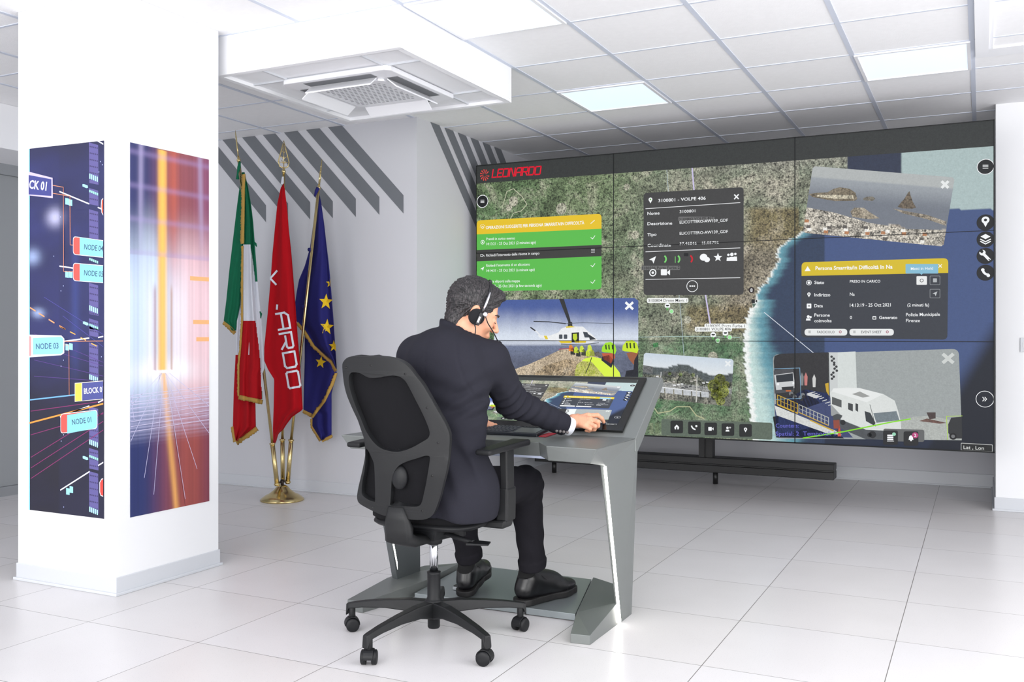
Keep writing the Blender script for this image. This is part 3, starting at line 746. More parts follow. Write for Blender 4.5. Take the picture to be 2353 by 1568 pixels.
cv.rect(1854, 698, 1864.5, 709, 1.5, WH, layer=7); cv.rect(1857, 702.5, 1861.5, 704.5, .3, DK, layer=8)
cv.circle(1857.5, 728, 3.2, WH, layer=7); cv.poly([(1852, 737), (1853, 732), (1862, 732), (1863, 737)], WH, layer=7); cv.circle(1863, 729, 2.4, WH, layer=7)
cv.rect(2005, 727, 2013.5, 734.5, 1, WH, layer=7); cv.rect(2006.5, 729.5, 2012, 733, .4, DK, layer=8)
cv.rect(2106, 635, 2130, 655, 2, c3(228, 230, 230), layer=7); cv.circle(2118, 645, 4, DK, ring=1.2, layer=8)
for y0 in (634, 664.5):
    cv.rect(2136.5, y0, 2160.5, y0+21, 2, c3(132, 136, 140), layer=7); cv.rect(2137.7, y0+1.2, 2159.3, y0+19.8, 1.6, c3(50, 54, 62), layer=8)
cv.rect(2144, 640, 2153, 649, 1, c3(170, 174, 178), layer=9); cv.poly([(2143, 675), (2154, 670), (2150, 681), (2148, 676)], c3(190, 194, 196), layer=9)
for x0, x1, s, a, b in ((1849, 1947, 'FASCICOLO', 1878, 1918), (1952, 2054, 'EVENT SHEET', 1979, 2026)):
    cv.rect(x0, 756, x1, 771.5, 7.5, c3(226, 228, 228), layer=7); T(s, a, 766, b, 766, 5.6, c3(40, 40, 44), .4, 8)
    for k in (-1, 0, 1): cv.line([(x0+9, 763+k*2), (x0+14, 763+k*2)], .8, DK, 8)
    cv.circle(b+13, 763, 3, c3(150, 30, 70), ring=1.2, layer=8)
# helicopter photo card
HL = [(1136, 690), (1467, 685), (1467, 868), (1136, 868)]
def heli(s, t):
    if t < .58: c = mix3(c3(72, 92, 152), c3(214, 222, 234), sm(.05, .5, t-.06*s+.03*nz(s*300, t*60, .1))); g = .06
    else: c = mix3(c3(112, 122, 148), c3(92, 98, 118), sm(.58, .8, t)); c = mix3(c, c3(130, 138, 160), .4*max(0, nz(s*500, t*300, .05))); g = .16
    if .52 < t < .60: c = mix3(c, c3(178, 184, 200), .6)
    return c+(g,)
cv.grid(*HL, 40, 30, heli, layer=5, rad=1)
HP = lambda pts, col, g=0, ly=6: cv.poly(pts, col, g, ly)
HP([(1161, 862), (1185, 848), (1215, 838), (1250, 822), (1290, 803), (1312, 802), (1345, 812), (1370, 818), (1400, 838), (1415, 866), (1161, 866)], c3(196, 178, 152), .4)
HP([(1225, 862), (1250, 842), (1300, 826), (1360, 832), (1390, 866)], c3(172, 152, 122), .6, 7)
HP([(1361, 812), (1376, 808), (1388, 822), (1372, 820)], c3(110, 106, 100), .4, 7)
HP([(1285, 687), (1296, 687), (1311, 735), (1312, 744), (1306, 740)], c3(46, 48, 50), 0, 7)
cv.line([(1227, 739), (1262, 740), (1300, 744)], 2.2, c3(48, 50, 54), 7); cv.line([(1300, 744), (1340, 742), (1408, 744)], 1.2, c3(90, 98, 110), 7)
HP([(1306, 740), (1315, 740), (1316, 752), (1305, 752)], c3(50, 50, 52), 0, 7)
HP([(1236, 770), (1262, 772), (1284, 764), (1290, 756), (1304, 750), (1340, 751), (1350, 760), (1362, 770), (1374, 782), (1360, 788), (1290, 786), (1262, 782), (1240, 776)], c3(232, 234, 236), .05, 7)
cv.line([(1221, 754), (1234, 763), (1246, 776)], 3, c3(226, 228, 232), 7); cv.line([(1220, 753), (1230, 760)], 3, c3(40, 40, 44), 8)
HP([(1284, 784), (1314, 784), (1314, 789), (1290, 789)], c3(224, 196, 40), 0, 8); HP([(1320, 784), (1348, 784), (1346, 788), (1322, 788)], c3(224, 196, 40), 0, 8)
HP([(1300, 751), (1312, 749), (1322, 752), (1302, 754)], c3(220, 196, 60), 0, 8); HP([(1250, 772), (1257, 772), (1260, 780), (1254, 780)], c3(220, 196, 60), 0, 8)
HP([(1314, 765), (1331, 764), (1331, 787), (1314, 787)], c3(34, 34, 36), 0, 8); HP([(1317, 768), (1326, 767), (1327, 778), (1322, 786), (1317, 778)], c3(190, 210, 50), 0, 9)
for x in (1289, 1300): cv.rect(x-4, 769, x+4, 779, 2, c3(70, 76, 84), layer=8)
HP([(1340, 763), (1350, 764), (1356, 776), (1344, 776)], c3(60, 66, 74), 0, 8); HP([(1352, 768), (1371, 780), (1356, 782)], c3(48, 52, 58), 0, 8)
cv.line([(1290, 791), (1340, 793), (1376, 788)], 1.6, c3(80, 82, 88), 8); cv.line([(1285, 803), (1320, 800)], 1.6, c3(170, 60, 80), 8)
for x, y, c in ((1312, 800, c3(222, 130, 50)), (1316, 808, c3(40, 40, 40)), (1324, 804, c3(200, 220, 60)), (1329, 812, c3(44, 44, 42)), (1337, 802, c3(206, 224, 70)), (1341, 810, c3(60, 64, 50)), (1355, 800, c3(210, 226, 70)), (1361, 811, c3(150, 160, 60)), (1351, 812, c3(196, 216, 60))):
    HP([(x-5, y+7), (x-4, y-5), (x+1, y-8), (x+5, y-2), (x+6, y+8)], c, .2, 8)
def helm(x, y, k, c):
    HP([(x-17*k, y+6*k), (x-16*k, y-4*k), (x-8*k, y-14*k), (x+4*k, y-16*k), (x+14*k, y-9*k), (x+17*k, y+4*k), (x+14*k, y+12*k), (x+2*k, y+9*k), (x-12*k, y+8*k)], c, 0, 9)
    for a in (-9, -2, 6): HP([(x+a*k, y-9*k), (x+(a+3)*k, y-10*k), (x+(a+4)*k, y+2*k), (x+(a+1)*k, y+1*k)], c3(40, 60, 20), 0, 10)
helm(1400, 802, 1, c3(160, 220, 40)); helm(1449, 799, 1.1, c3(196, 224, 40))
HP([(1383, 812), (1412, 812), (1414, 822), (1404, 836), (1388, 826)], c3(190, 90, 60), 0, 8); HP([(1384, 820), (1400, 816), (1412, 830), (1405, 846), (1382, 828)], c3(36, 40, 52), 0, 8)
HP([(1321, 856), (1326, 838), (1345, 824), (1362, 820), (1390, 826), (1410, 838), (1424, 856), (1427, 868), (1321, 868)], c3(214, 240, 70), 0, 7)
cv.line([(1360, 822), (1354, 840), (1346, 858)], 2, c3(60, 70, 40), 8)
HP([(1440, 812), (1467, 805), (1467, 832), (1456, 838), (1446, 826)], c3(150, 90, 60), 0, 8); HP([(1458, 828), (1467, 812), (1467, 868), (1436, 868), (1440, 852), (1456, 850)], c3(34, 36, 44), .2, 9)
cv.line([(1439, 696), (1454, 710)], 5.6, WH, 9); cv.line([(1454, 696), (1439, 710)], 5.6, WH, 9)
# hillside town card
TN = [(1480, 811), (1686, 826), (1680, 935), (1474, 912)]
def town(s, t):
    m = .34-.16*math.exp(-((s-.42)/.16)**2)-.03*math.sin(s*14)
    if t < m: return mix3(c3(196, 208, 220), c3(216, 222, 226), t*3)+(.03,)
    if t < m+.16: return mix3(c3(92, 100, 104), c3(74, 82, 80), .5+.5*nz(s*400, t*200, .1))+(.3,)
    if t < .62: return c3(104, 108, 96)+(.9,)
    if t < .75: return c3(150, 152, 150)+(.45,)
    return c3(112, 114, 104)+(.6,)
cv.grid(*TN, 50, 28, town, layer=5, rad=1)
def TP(pts, col, g=0, ly=6): cv.poly([bil(TN, s, t) for s, t in pts], col, g, ly)
for i in range(7): TP([(.06+i*.10, .74), (.145+i*.10, .74), (.15+i*.10, .86), (.065+i*.10, .86)], c3(190, 194, 198), .15)
TP([(0, .72), (.68, .74), (.68, .76), (0, .75)], c3(226, 228, 230)); 
for i in range(16): TP([(.05+i*.04, .86), (.055+i*.04, .86), (.055+i*.04, .97), (.05+i*.04, .97)], c3(60, 60, 60))
TP([(0, .28), (.11, .30), (.11, .45), (0, .44)], c3(110, 112, 112), .4); TP([(.22, .38), (.38, .37), (.38, .48), (.22, .47)], c3(92, 94, 92), .5)
for x, y, r in ((.80, .6, .14), (.86, .45, .12), (.90, .70, .13), (.83, .78, .12), (.93, .55, .08), (.88, .9, .1), (.42, .42, .04), (.30, .42, .04), (.56, .40, .04)):
    p = bil(TN, x, y); cv.circle(p[0], p[1], r*110, c3(128, 136, 66) if r > .05 else c3(96, 112, 62), grain=.8, layer=7, n=14)
TP([(.20, .4), (.207, .4), (.207, .75), (.20, .75)], c3(210, 210, 210), 0, 7); TP([(.60, .40), (.61, .40), (.62, .98), (.605, .98)], c3(196, 196, 190), 0, 7)
for i in range(18):
    s, t = .15+(i*.093) % .6, .5+(i*.037) % .2; TP([(s, t), (s+.03, t), (s+.03, t+.025), (s, t+.025)], (c3(226, 228, 230), c3(60, 62, 66), c3(180, 176, 170))[i % 3], 0, 7)
cv.line([(1668, 831), (1678, 841)], 4, c3(228, 232, 234), 8); cv.line([(1678, 831), (1668, 841)], 4, c3(228, 232, 234), 8)
# harbour card with the camper
cv.layer = 5
HB = cv.rrect((1776, 815), (2203, 802), (2211, 1012), (1781, 1008), 13, c3(152, 158, 158), .06)
HB_ = lambda pts, col, g=0, ly=6: cv.poly(pts, col, g, ly)
HB_([(1780, 818), (1796, 813), (1905, 810), (1905, 920), (1786, 960), (1778, 830)], c3(44, 44, 46), .15)
HB_([(1903, 810), (1925, 810), (1925, 905), (1905, 910)], c3(196, 200, 200)); HB_([(1925, 810), (1966, 808), (1969, 895), (1925, 900)], c3(206, 212, 210), .03)
cv.line([(1904, 811), (1906, 912)], 1.6, BLK, 7)
for i in range(12): cv.circle(1911+(i*5) % 9+ (4 if 3 < i < 8 else 0), 820+i*4.6, 3, c3(50, 52, 54), layer=7, n=7)
HB_([(1896, 882), (1904, 880), (1905, 910), (1899, 900)], c3(196, 160, 40), 0, 7)
HB_([(1780, 930), (1850, 895), (1905, 905), (1925, 965), (1960, 1006), (1785, 1004)], c3(58, 68, 108), .1)
for i in range(4):
    HB_([(1853+i*8, 908-i*2), (1862+i*8, 903-i*2), (1885+i*0, 912-i*3), (1876, 916-i*3)][:4], c3(200, 202, 204), 0, 7) if i < 1 else None
    cv.line([(1855+i*5, 905+i*3.2), (1873+i*5, 901+i*3.2)], 1.8, c3(200, 202, 204), 7); cv.line([(1883+i*7, 917+i*5), (1893+i*7, 914+i*5)], 1.8, c3(200, 202, 204), 7)
HB_([(1776, 958), (1790, 956), (1905, 985), (1930, 1000), (1940, 1008), (1784, 1006)], c3(30, 30, 34), .1)
# lorry coming off the ship
HB_([(1778, 852), (1822, 845), (1824, 862), (1828, 890), (1828, 900), (1780, 905)], c3(72, 74, 78), .1, 7)
HB_([(1779, 862), (1823, 856), (1828, 892), (1784, 897)], c3(196, 198, 200), 0, 8); HB_([(1783, 863), (1822, 858), (1823, 876), (1785, 879)], c3(40, 46, 52), 0, 9)
HB_([(1796, 890), (1824, 888), (1823, 896), (1798, 897)], c3(40, 42, 44), 0, 9); HB_([(1806, 897), (1818, 897), (1818, 900), (1806, 900)], c3(190, 100, 50), 0, 9)
for x, y in ((1788, 883), (1824, 881)): cv.circle(x, y, 3, c3(230, 232, 234), layer=9)
cv.line([(1778, 848), (1838, 846), (1841, 916), (1780, 918)], 1.3, c3(120, 160, 190), 10)
for x, y in ((1818, 905), (1826, 912), (1840, 914), (1845, 908)): cv.circle(x, y, 5, c3(110, 114, 118), layer=8, n=9); cv.circle(x+2, y+4, 4, c3(40, 40, 44), layer=9, n=9)
for x, y, c in ((1843, 868, c3(120, 124, 126)), (1852, 868, c3(190, 120, 116)), (1871, 872, c3(200, 200, 198))): HB_([(x-3, y+18), (x-4, y-2), (x, y-12), (x+4, y-2), (x+3, y+18)], c, 0, 8)
# ramp with rails
HB_([(1780, 932), (1800, 940), (1920, 990), (1935, 1000), (1900, 996), (1785, 955)], c3(206, 208, 206), .1, 8)
for (ax_, ay, bx_, by, n, c) in ((1787, 930, 1833, 950, 6, c3(196, 160, 50)), (1836, 948, 1904, 978, 8, c3(176, 178, 172))):
    dy = -22 if n == 6 else -18
    cv.line([(ax_, ay), (bx_, by)], 3.2 if n == 6 else 2, c3(196, 160, 50), 9); cv.line([(ax_, ay+dy), (bx_, by+dy)], 1.6, c, 9); cv.line([(ax_, ay+dy/2), (bx_, by+dy/2)], 1, c, 9)
    for i in range(n+1): x = ax_+(bx_-ax_)*i/n; y = ay+(by-ay)*i/n; cv.line([(x, y), (x, y+dy)], 1.6, c, 9)
cv.line([(1862, 966), (1915, 990)], 3, c3(196, 160, 50), 10)
# camper
HB_([(1908, 903), (1915, 893), (1945, 890), (1975, 892), (2030, 906), (2056, 921), (2064, 945), (2070, 970), (2072, 1000), (2010, 1000), (1985, 985), (1910, 955)], c3(212, 216, 214), .03, 8)
HB_([(1915, 893), (1975, 892), (2030, 906), (1992, 925), (1912, 900)], c3(224, 227, 226), 0, 9)
HB_([(1958, 906), (1976, 900), (1999, 911), (1983, 914)], c3(150, 152, 150), 0, 10)
HB_([(1912, 912), (1934, 920), (1934, 937), (1912, 929)], c3(84, 88, 88), 0, 10); HB_([(1949, 926), (1960, 929), (1960, 946), (1949, 941)], c3(62, 66, 68), 0, 10); HB_([(1966, 927), (1972, 929), (1972, 947), (1966, 943)], c3(54, 58, 60), 0, 10)
HB_([(1987, 945), (2000, 949), (2012, 972), (2008, 978), (1990, 968)], c3(50, 56, 60), 0, 10)
HB_([(2007, 950), (2060, 945), (2067, 966), (2014, 972)], c3(112, 124, 130), .1, 10); cv.line([(1999, 930), (2005, 952), (2012, 980)], 1.2, c3(90, 94, 94), 10)
HB_([(1925, 962), (1990, 988), (2075, 992), (2075, 1010), (1990, 1010), (1932, 985)], c3(76, 80, 84), .1, 9); HB_([(1910, 930), (1910, 955), (1930, 965), (1936, 958)], c3(150, 154, 154), 0, 9)
for x, y, r in ((2005, 999, 8), (1937, 971, 6), (1998, 1000, 5)): cv.circle(x, y, r, c3(36, 38, 40), layer=10, n=14)
for x, y in ((1921, 966), (1928, 990)): cv.circle(x, y, 5, c3(80, 50, 50), layer=10, n=9)
HB_([(1913, 956), (1924, 951), (1936, 955), (1930, 966), (1916, 966)], c3(70, 74, 76), 0, 11); HB_([(1915, 966), (1929, 964), (1930, 985), (1916, 985)], c3(140, 70, 56), 0, 11); HB_([(1927, 985), (1930, 978), (1933, 1003), (1925, 1003)], c3(200, 80, 60), 0, 11)
HB_([(2073, 965), (2100, 958), (2140, 956), (2180, 965), (2210, 985), (2210, 1012), (2050, 1010)], c3(172, 176, 172), .12, 7)
HB_([(2129, 948), (2150, 948), (2150, 962), (2136, 964)], c3(70, 58, 56), .1, 8); HB_([(2112, 968), (2130, 962), (2175, 972), (2160, 974)], c3(106, 78, 70), .3, 8)
HB_([(2179, 975), (2186, 960), (2210, 958), (2211, 1008), (2188, 1008), (2179, 995)], c3(44, 46, 48), .05, 8); cv.circle(2190, 1003, 8, c3(24, 24, 26), layer=9, n=16); cv.circle(2190, 1003, 4, c3(110, 112, 114), layer=10, n=12)
cv.line([(2211, 956), (2175, 957), (2178, 1011)], 1.4, c3(170, 210, 60), 10); cv.line([(1846, 1007), (1940, 992), (2050, 970), (2092, 963)], 2.8, c3(130, 214, 30), 12)
T('Counters:', 1783, 983, 1836, 983, 9.5, c3(96, 96, 190), .8, 12); T('Spatial: 2  Temporal: 1', 1783, 1001.5, 1920, 1001, 9.5, c3(96, 96, 190), .8, 12)
cv.line([(2168, 815), (2189, 833)], 7.5, c3(200, 204, 202), 8); cv.line([(2189, 815), (2168, 833)], 7.5, c3(200, 204, 202), 8)
# bottom bars and buttons
cv.rrect((1560-40, 963), (1775, 972), (1775, 1011), (1520, 1001), 5, c3(92, 104, 92), .1, layer=7)
for x, y in ((1555.5, 981.5), (1596, 983.5), (1633.5, 986), (1673, 987.5), (1713.5, 989.5)):
    cv.rect(x-14.5, y-14.5, x+14.5, y+14.5, 4, c3(38, 40, 40), layer=9)
cv.poly([(1550, 982), (1555.5, 976), (1561, 982), (1560, 987), (1551, 987)], WH, layer=10); cv.rect(1554, 982, 1557, 987, .5, DK, layer=11)
cv.circle(1599.5, 977, 12, WH, ring=3.2, a0=190, a1=265, layer=10); cv.circle(1600.5, 979.5, 2.5, WH, layer=10)
cv.rect(1628, 981.5, 1636, 990, 1, WH, layer=10); cv.poly([(1636.5, 985.5), (1640, 982.5), (1640, 989.5)], WH, layer=10)
cv.circle(1672, 983.5, 2.8, WH, layer=10); cv.poly([(1667.5, 992), (1668.5, 988), (1675.5, 988), (1676.5, 992)], WH, layer=10); cv.line([(1676, 983), (1680, 983)], 1, WH, 10); cv.line([(1678, 981), (1678, 985)], 1, WH, 10)
pin(1713.5, 988.5, .62, WH, DK, 10)
cv.rrect((2030, 985), (2124, 988), (2124, 1016), (2030, 1014), 5, c3(96, 98, 98), layer=12)
for x, y in ((2046.5, 1006), (2093.5, 1008)): cv.rect(x-17, y-16.5, x+17, y+16.5, 4.5, c3(34, 35, 36), layer=13)
for k in range(3): cv.rect(2039, 999+k*4.6, 2053, 1002.4+k*4.6, .8, WH, layer=14)
cv.line([(2039, 1014), (2054, 1014)], 1.2, WH, 14); cv.circle(2054.5, 998, 4, c3(150, 210, 180), layer=15)
cv.poly([(2088, 1011), (2089.5, 1003), (2093.5, 1000.5), (2097.5, 1003), (2099, 1011)], WH, layer=14); cv.circle(2093.5, 1012.5, 1.8, WH, layer=14); cv.circle(2103, 1000.5, 6.8, c3(176, 60, 116), layer=15); T('2', 2100.5, 1004, 2106, 1004, 7, WH, 1.2, 16)
cv.circle(2263, 917.5, 19, WH, ring=1.3, layer=6); cv.line([(2258, 913), (2262, 917.5), (2258, 922)], 1.7, WH, 6); cv.line([(2263, 913), (2267, 917.5), (2263, 922)], 1.7, WH, 6)
cv.rrect((2208, 1018), (2281, 1022), (2281, 1039), (2208, 1035.5), 2, c3(190, 192, 190), layer=6); cv.rrect((2209.2, 1019.4), (2279.8, 1023.3), (2279.8, 1037.7), (2209.2, 1034.2), 1.6, c3(26, 28, 28), layer=7)
T('Lat , Lon', 2214, 1032, 2261, 1034, 8, c3(210, 212, 210), .6, 8)
ui_shapes = list(cv.P)
# panel seams
cv.layer = 18
for (a, b) in ((583, 530), (783, 786)): cv.poly([(1095.3, a-1), (2284.6, b-1), (2284.6, b+.6), (1095.3, a+.6)], c3(14, 16, 16))
for x in (1410.5, 1827):
    X = onY(x, 700, VY).x; cv.poly2([(X-.0032, VZ0), (X+.0032, VZ0), (X+.0032, VZ1), (X-.0032, VZ1)], c3(14, 16, 16))
e = .006
for q in ((VX0, VX1, VZ0, VZ0+e*1.6), (VX0, VX1, VZ1-e, VZ1), (VX0, VX0+e, VZ0, VZ1), (VX1-e, VX1, VZ0, VZ1)):
    cv.poly2([(q[0], q[2]), (q[1], q[2]), (q[1], q[3]), (q[0], q[3])], c3(14, 16, 16))
M_disp = attr_mat('lit display', True, .5, .90, k=2.6, sc1=40, sc2=100)
vw = empty('video_wall', ((VX0+VX1)/2, VY, 0), 'huge nine panel video wall showing a satellite map with cards and photographs', 'video wall')
cv.build('display', M_disp, ((0, VY-.001, 0), (1, 0, 0), (0, 0, 1), (0, -1, 0)), vw)
M_house = mat('black metal housing', rgb(26, 26, 28), .45)
xs = [VX0, onY(1410.5, 700, VY).x, onY(1827, 700, VY).x, VX1]; zs = [VZ0+(VZ1-VZ0)*i/3 for i in range(4)]
for i in range(3):
    for j in range(3):
        MB().box(xs[i]+.001, xs[i+1]-.001, VY, VY+.11, zs[j]+.001, zs[j+1]-.001).build('panel_housing', M_house, vw)
m = MB()
for i in (1, 2): m.box(xs[i]-.06, xs[i]+.06, VY+.02, VY+.08, VZ1, VZ1+.008)
m.build('top_bracket', M_house, vw)
# stand behind the display: posts on a long foot bar, arms reaching forward to the housings
pxs = (onY(1622, 1040, SY2-.03).x, -3.3)
for X in pxs:
    MB().box(X-.055, X-.008, SY2-.04, SY2+.04, .19, 1.9).box(X+.008, X+.055, SY2-.04, SY2+.04, .19, 1.9).box(X-.008, X+.008, SY2-.025, SY2+.03, .19, 1.9).build('stand_post', M_house, vw)
    MB().box(X-.03, X+.03, VY+.11, SY2-.04, .80, .86).box(X-.03, X+.03, VY+.11, SY2-.04, 1.74, 1.80).build('stand_arm', M_house, vw)
fx1 = onY(1916, 1090, SY2-.05).x
MB().box(-3.45, fx1, SY2-.05, SY2+.10, .098, .155).box(-3.45, fx1, SY2-.05, SY2+.10, .165, .215).box(-3.45, fx1-.002, SY2-.035, SY2+.09, .15, .17).build('foot_bar', M_house, vw, .004)
for X in (-3.3, -1.9): MB().cyl((X, SY2+.03, 0), (X, SY2+.03, .1), .02).build('levelling_foot', M_house, vw)

# ================================================================== POSTERS ON THE PILLAR
M_print = attr_mat('printed poster', False, .45, k=.5)
pc = Canvas(lambda px, py: onY(px, py, PYF-.003), lambda p: (p.x, p.z), None)
def pf(s, t):
    b = mix3(c3(24, 24, 52), c3(48, 54, 120), .5*sm(.0, .45, 1-abs(t-.32)*2.6)+.25*nz(s*90, t*500, .03))
    gl = math.exp(-((s-.36)/.10)**2-((t-.195)/.022)**2); b = mix3(b, c3(200, 200, 235), .8*gl)
    gl = math.exp(-((s-.05)/.10)**2-((t-.30)/.02)**2)+math.exp(-((s-.13)/.08)**2-((t-.455)/.012)**2); b = mix3(b, c3(170, 190, 235), .7*min(1, gl))
    b = mix3(b, c3(60, 80, 160), .5*math.exp(-((s-.63)/.05)**2)*sm(.2, .3, t)*sm(.7, .5, t))
    b = mix3(b, c3(20, 18, 36), sm(.55, .75, t)*.8)
    if s > .42: b = mix3(b, c3(30, 32, 66), .35)
    return b+(.12,)
pc.grid((66, 342), (239, 323), (239, 1193), (66, 1172), 30, 110, pf, layer=0)
K = lambda x, y: (50+x*.287, 310+y*.287)       # upper crop coordinates
K2 = lambda x, y: (50+x*.287, 750+y*.287)
def PK(k, pts, col, ly): pc.poly([k(*p) for p in pts], col, 0, ly)
CY = c3(142, 206, 224); PUR = c3(92, 86, 144)
for k, y0, y1 in ((K, 0, 1568), (K2, 0, 1560)):
    pass
pc.poly([(66, 342), (68.5, 341.7), (69, 1172.4), (66, 1172)], CY, 0, 2)
for i, (k, a, b) in enumerate(((K, 60, 400), (K, 425, 570), (K, 595, 840), (K, 1185, 1450), (K, 1470, 1568), (K2, 0, 90), (K2, 130, 440), (K2, 640, 960), (K2, 975, 1155), (K2, 1160, 1500))):
    PK(k, [(538, a), (612, a+22), (615, b), (541, b-15)], PUR, 1)
    for r in range(int((b-a)/52)):
        for c in range(5): PK(k, [(545+c*14, a+28+r*52+c*3), (553+c*14, a+29+r*52+c*3), (553+c*14, a+40+r*52+c*3), (545+c*14, a+39+r*52+c*3)], c3(54, 48, 92), 2)
for k, y in ((K, 310), (K, 1365), (K2, 385), (K2, 905), (K2, 1445)):
    for c in range(5): PK(k, [(541+c*15, y+c*6), (551+c*15, y+c*6+2), (551+c*15, y+c*6+44), (541+c*15, y+c*6+40)], c3(170, 226, 238), 3)
for k, y in ((K, 440), (K, 985), (K, 1512), (K2, 1030)):
    for c in range(5): PK(k, [(541+c*15, y+c*6), (553+c*15, y+c*6+2), (553+c*15, y+c*6+22), (541+c*15, y+c*6+20)], c3(150, 214, 200), 3)
for k, (ax_, ay), (bx_, by) in ((K, (305, 455), (540, 553)), (K, (612, 582), (655, 600)), (K, (305, 1052), (545, 1087)), (K2, (310, 125), (540, 95)), (K2, (310, 725), (540, 640)), (K2, (312, 1312), (543, 1165)), (K2, (615, 610), (655, 590)), (K2, (615, 1115), (655, 1090)), (K2, (615, 90), (655, 82)), (K, (612, 50), (655, 75))):
    pc.line([k(ax_, ay), k(bx_, by)], 3, c3(226, 228, 248), 4)
for k, x, y in ((K, 350, 505), (K, 378, 515), (K, 350, 1090), (K, 380, 1092), (K2, 352, 140), (K2, 382, 135), (K2, 357, 1295), (K2, 385, 1280)): PK(k, [(x, y), (x+28, y+6), (x+28, y+56), (x, y+52)], c3(150, 214, 232), 4)
for k, x, y in ((K, 488, 395), (K, 492, 1495), (K2, 490, 1040)): PK(k, [(x, y), (x+12, y), (x+42, y+12), (x+44, y+30), (x+30, y+32), (x, y+18)], c3(160, 220, 236), 4)
OR = c3(236, 150, 110)
pc.line([K(250, 405), K(335, 420), K(338, 1095), K(412, 1097)], 1.3, OR, 5); pc.line([K(250, 468), K(388, 492), K(390, 882), K(414, 884)], 1.3, OR, 5)
pc.line([K2(345, 150), K2(380, 152), K2(382, 555)], 1.2, OR, 5); pc.line([K2(345, 122), K2(656, 118)], 1.4, OR, 5)
pc.line([K2(70, 590), K2(425, 550)], 3.0, c3(110, 170, 220), 4); pc.line([K2(65, 775), K2(330, 705), K2(656, 620)], 3.6, c3(238, 150, 60), 4)
for a, b in ((1220, 830), (1135, 760), (1050, 690), (870, 700), (680, 600)): pc.line([K2(75, a), K2(400, a-(a-b)*.56), K2(656, b)], 1.6, c3(130, 40, 100), 3)
for a, b in ((400, 440), (270, 400), (150, 320), (60, 290)): pc.line([K2(100, a), K2(656, b)], 1.1, c3(84, 56, 130), 3)
for a, b, c, d in ((180, 1300, 656, 1600), (330, 1450, 656, 1700)): pc.line([K(a, b), K(c, d)], 1, c3(80, 78, 160), 3)
for x, y in ((70, 1385), (140, 1430), (220, 1480), (305, 1530)): pc.line([K(x, y), K(x+42, y+26)], 3, c3(240, 160, 110), 5)
for x, y in ((310, 5), (390, 45), (475, 92), (560, 138)): pc.line([K2(x, y), K2(x+40, y+20)], 2.2, c3(246, 180, 80), 5)
for k, x, y in ((K, 632, 215), (K, 647, 240), (K, 620, 298), (K, 313, 658), (K, 335, 1210), (K, 316, 1250), (K, 258, 972), (K2, 336, 272), (K2, 317, 320), (K2, 337, 870), (K2, 318, 920), (K2, 338, 1448), (K2, 640, 245)): pc.circle(*k(x, y), 1.3, c3(190, 200, 250), layer=5, n=8)
# tags with writing
PK(K, [(56, 295), (250, 345), (252, 508), (56, 485)], c3(200, 190, 232), 6); PK(K, [(58, 322), (240, 356), (240, 490), (58, 478)], c3(62, 66, 136), 7)
pc.text('CK 01', K(60, 428), K(200, 446), 19, c3(236, 236, 250), 2.2, layer=8)
def node(k, x0, ya, yb, yc, yd, txt, tx0, ty0, tx1, ty1, rt=1):
    """tag outline: left x, top-left y, bottom-left y, top-right y, bottom-right y"""
    xr = 656 if not rt else rt
    cn = (1, 0, 0, 1) if xr == 656 else (1, 1, 1, 1)
    pc.rrect(k(x0, ya), k(xr, yc), k(xr, yd), k(x0, yb), 9, c3(232, 240, 248), layer=6, corners=cn)
    pc.rrect(k(x0+3, ya+5), k(xr-(0 if xr == 656 else 4), yc+5), k(xr-(0 if xr == 656 else 4), yd-5), k(x0+3, yb-5), 9, c3(206, 84, 76), layer=7, corners=cn)
    pc.rrect(k(x0+54, ya+9), k(xr-(0 if xr == 656 else 4), yc+5), k(xr-(0 if xr == 656 else 4), yd-5), k(x0+54, yb+0), 9 if xr != 656 else 1, c3(132, 202, 222), layer=8, corners=(0, 1, 1, 0) if xr != 656 else (0, 0, 0, 0))
    pc.text(txt, k(tx0, ty0), k(tx1, ty1), 12.5, c3(40, 66, 96), .2, layer=9)
node(K, 413, 812, 960, 845, 985, 'NODE 04', 503, 918, 653, 934, 656)
node(K, 413, 1025, 1170, 1045, 1188, 'NODE 05', 503, 1126, 655, 1138, 656)
node(K2, 313, 702, 860, 668, 820, 'NODE 01', 408, 790, 562, 768, 608)
PK(K2, [(56, 68), (320, 74), (344, 100), (343, 215), (318, 232), (56, 250)], c3(222, 228, 244), 6); PK(K2, [(92, 95), (316, 84), (334, 100), (333, 210), (314, 222), (92, 228)], c3(140, 208, 226), 7); PK(K2, [(62, 80), (78, 82), (78, 236), (62, 238)], c3(220, 150, 150), 7)
pc.text('NODE 03', K2(118, 184), K2(298, 178), 13, c3(58, 88, 130), .5, layer=9)
PK(K2, [(427, 455), (656, 435), (656, 585), (427, 605)], c3(244, 232, 214), 6); PK(K2, [(431, 459), (482, 455), (482, 597), (431, 601)], c3(236, 196, 76), 7); PK(K2, [(487, 455), (656, 440), (656, 580), (487, 597)], c3(70, 76, 140), 7)
pc.text('BLOCK 01', K2(503, 542), K2(660, 526), 12.5, c3(240, 240, 248), 1.4, layer=9)
PK(K, [(640, 520), (656, 505), (656, 650), (642, 625), (636, 575)], c3(236, 236, 246), 6); PK(K, [(644, 525), (656, 512), (656, 640), (645, 620), (641, 575)], c3(206, 84, 60), 7)
PK(K2, [(625, 1250), (640, 1222), (656, 1218), (656, 1366), (634, 1358), (625, 1330)], c3(236, 236, 246), 6); PK(K2, [(630, 1252), (643, 1228), (656, 1224), (656, 1360), (637, 1352), (630, 1328)], c3(206, 60, 50), 7)
po = empty('wall_poster', ((-4.1-3.6)/2, PYF-.001, 1.2), 'dark blue poster with node and block tags on the left face of the white pillar', 'poster')
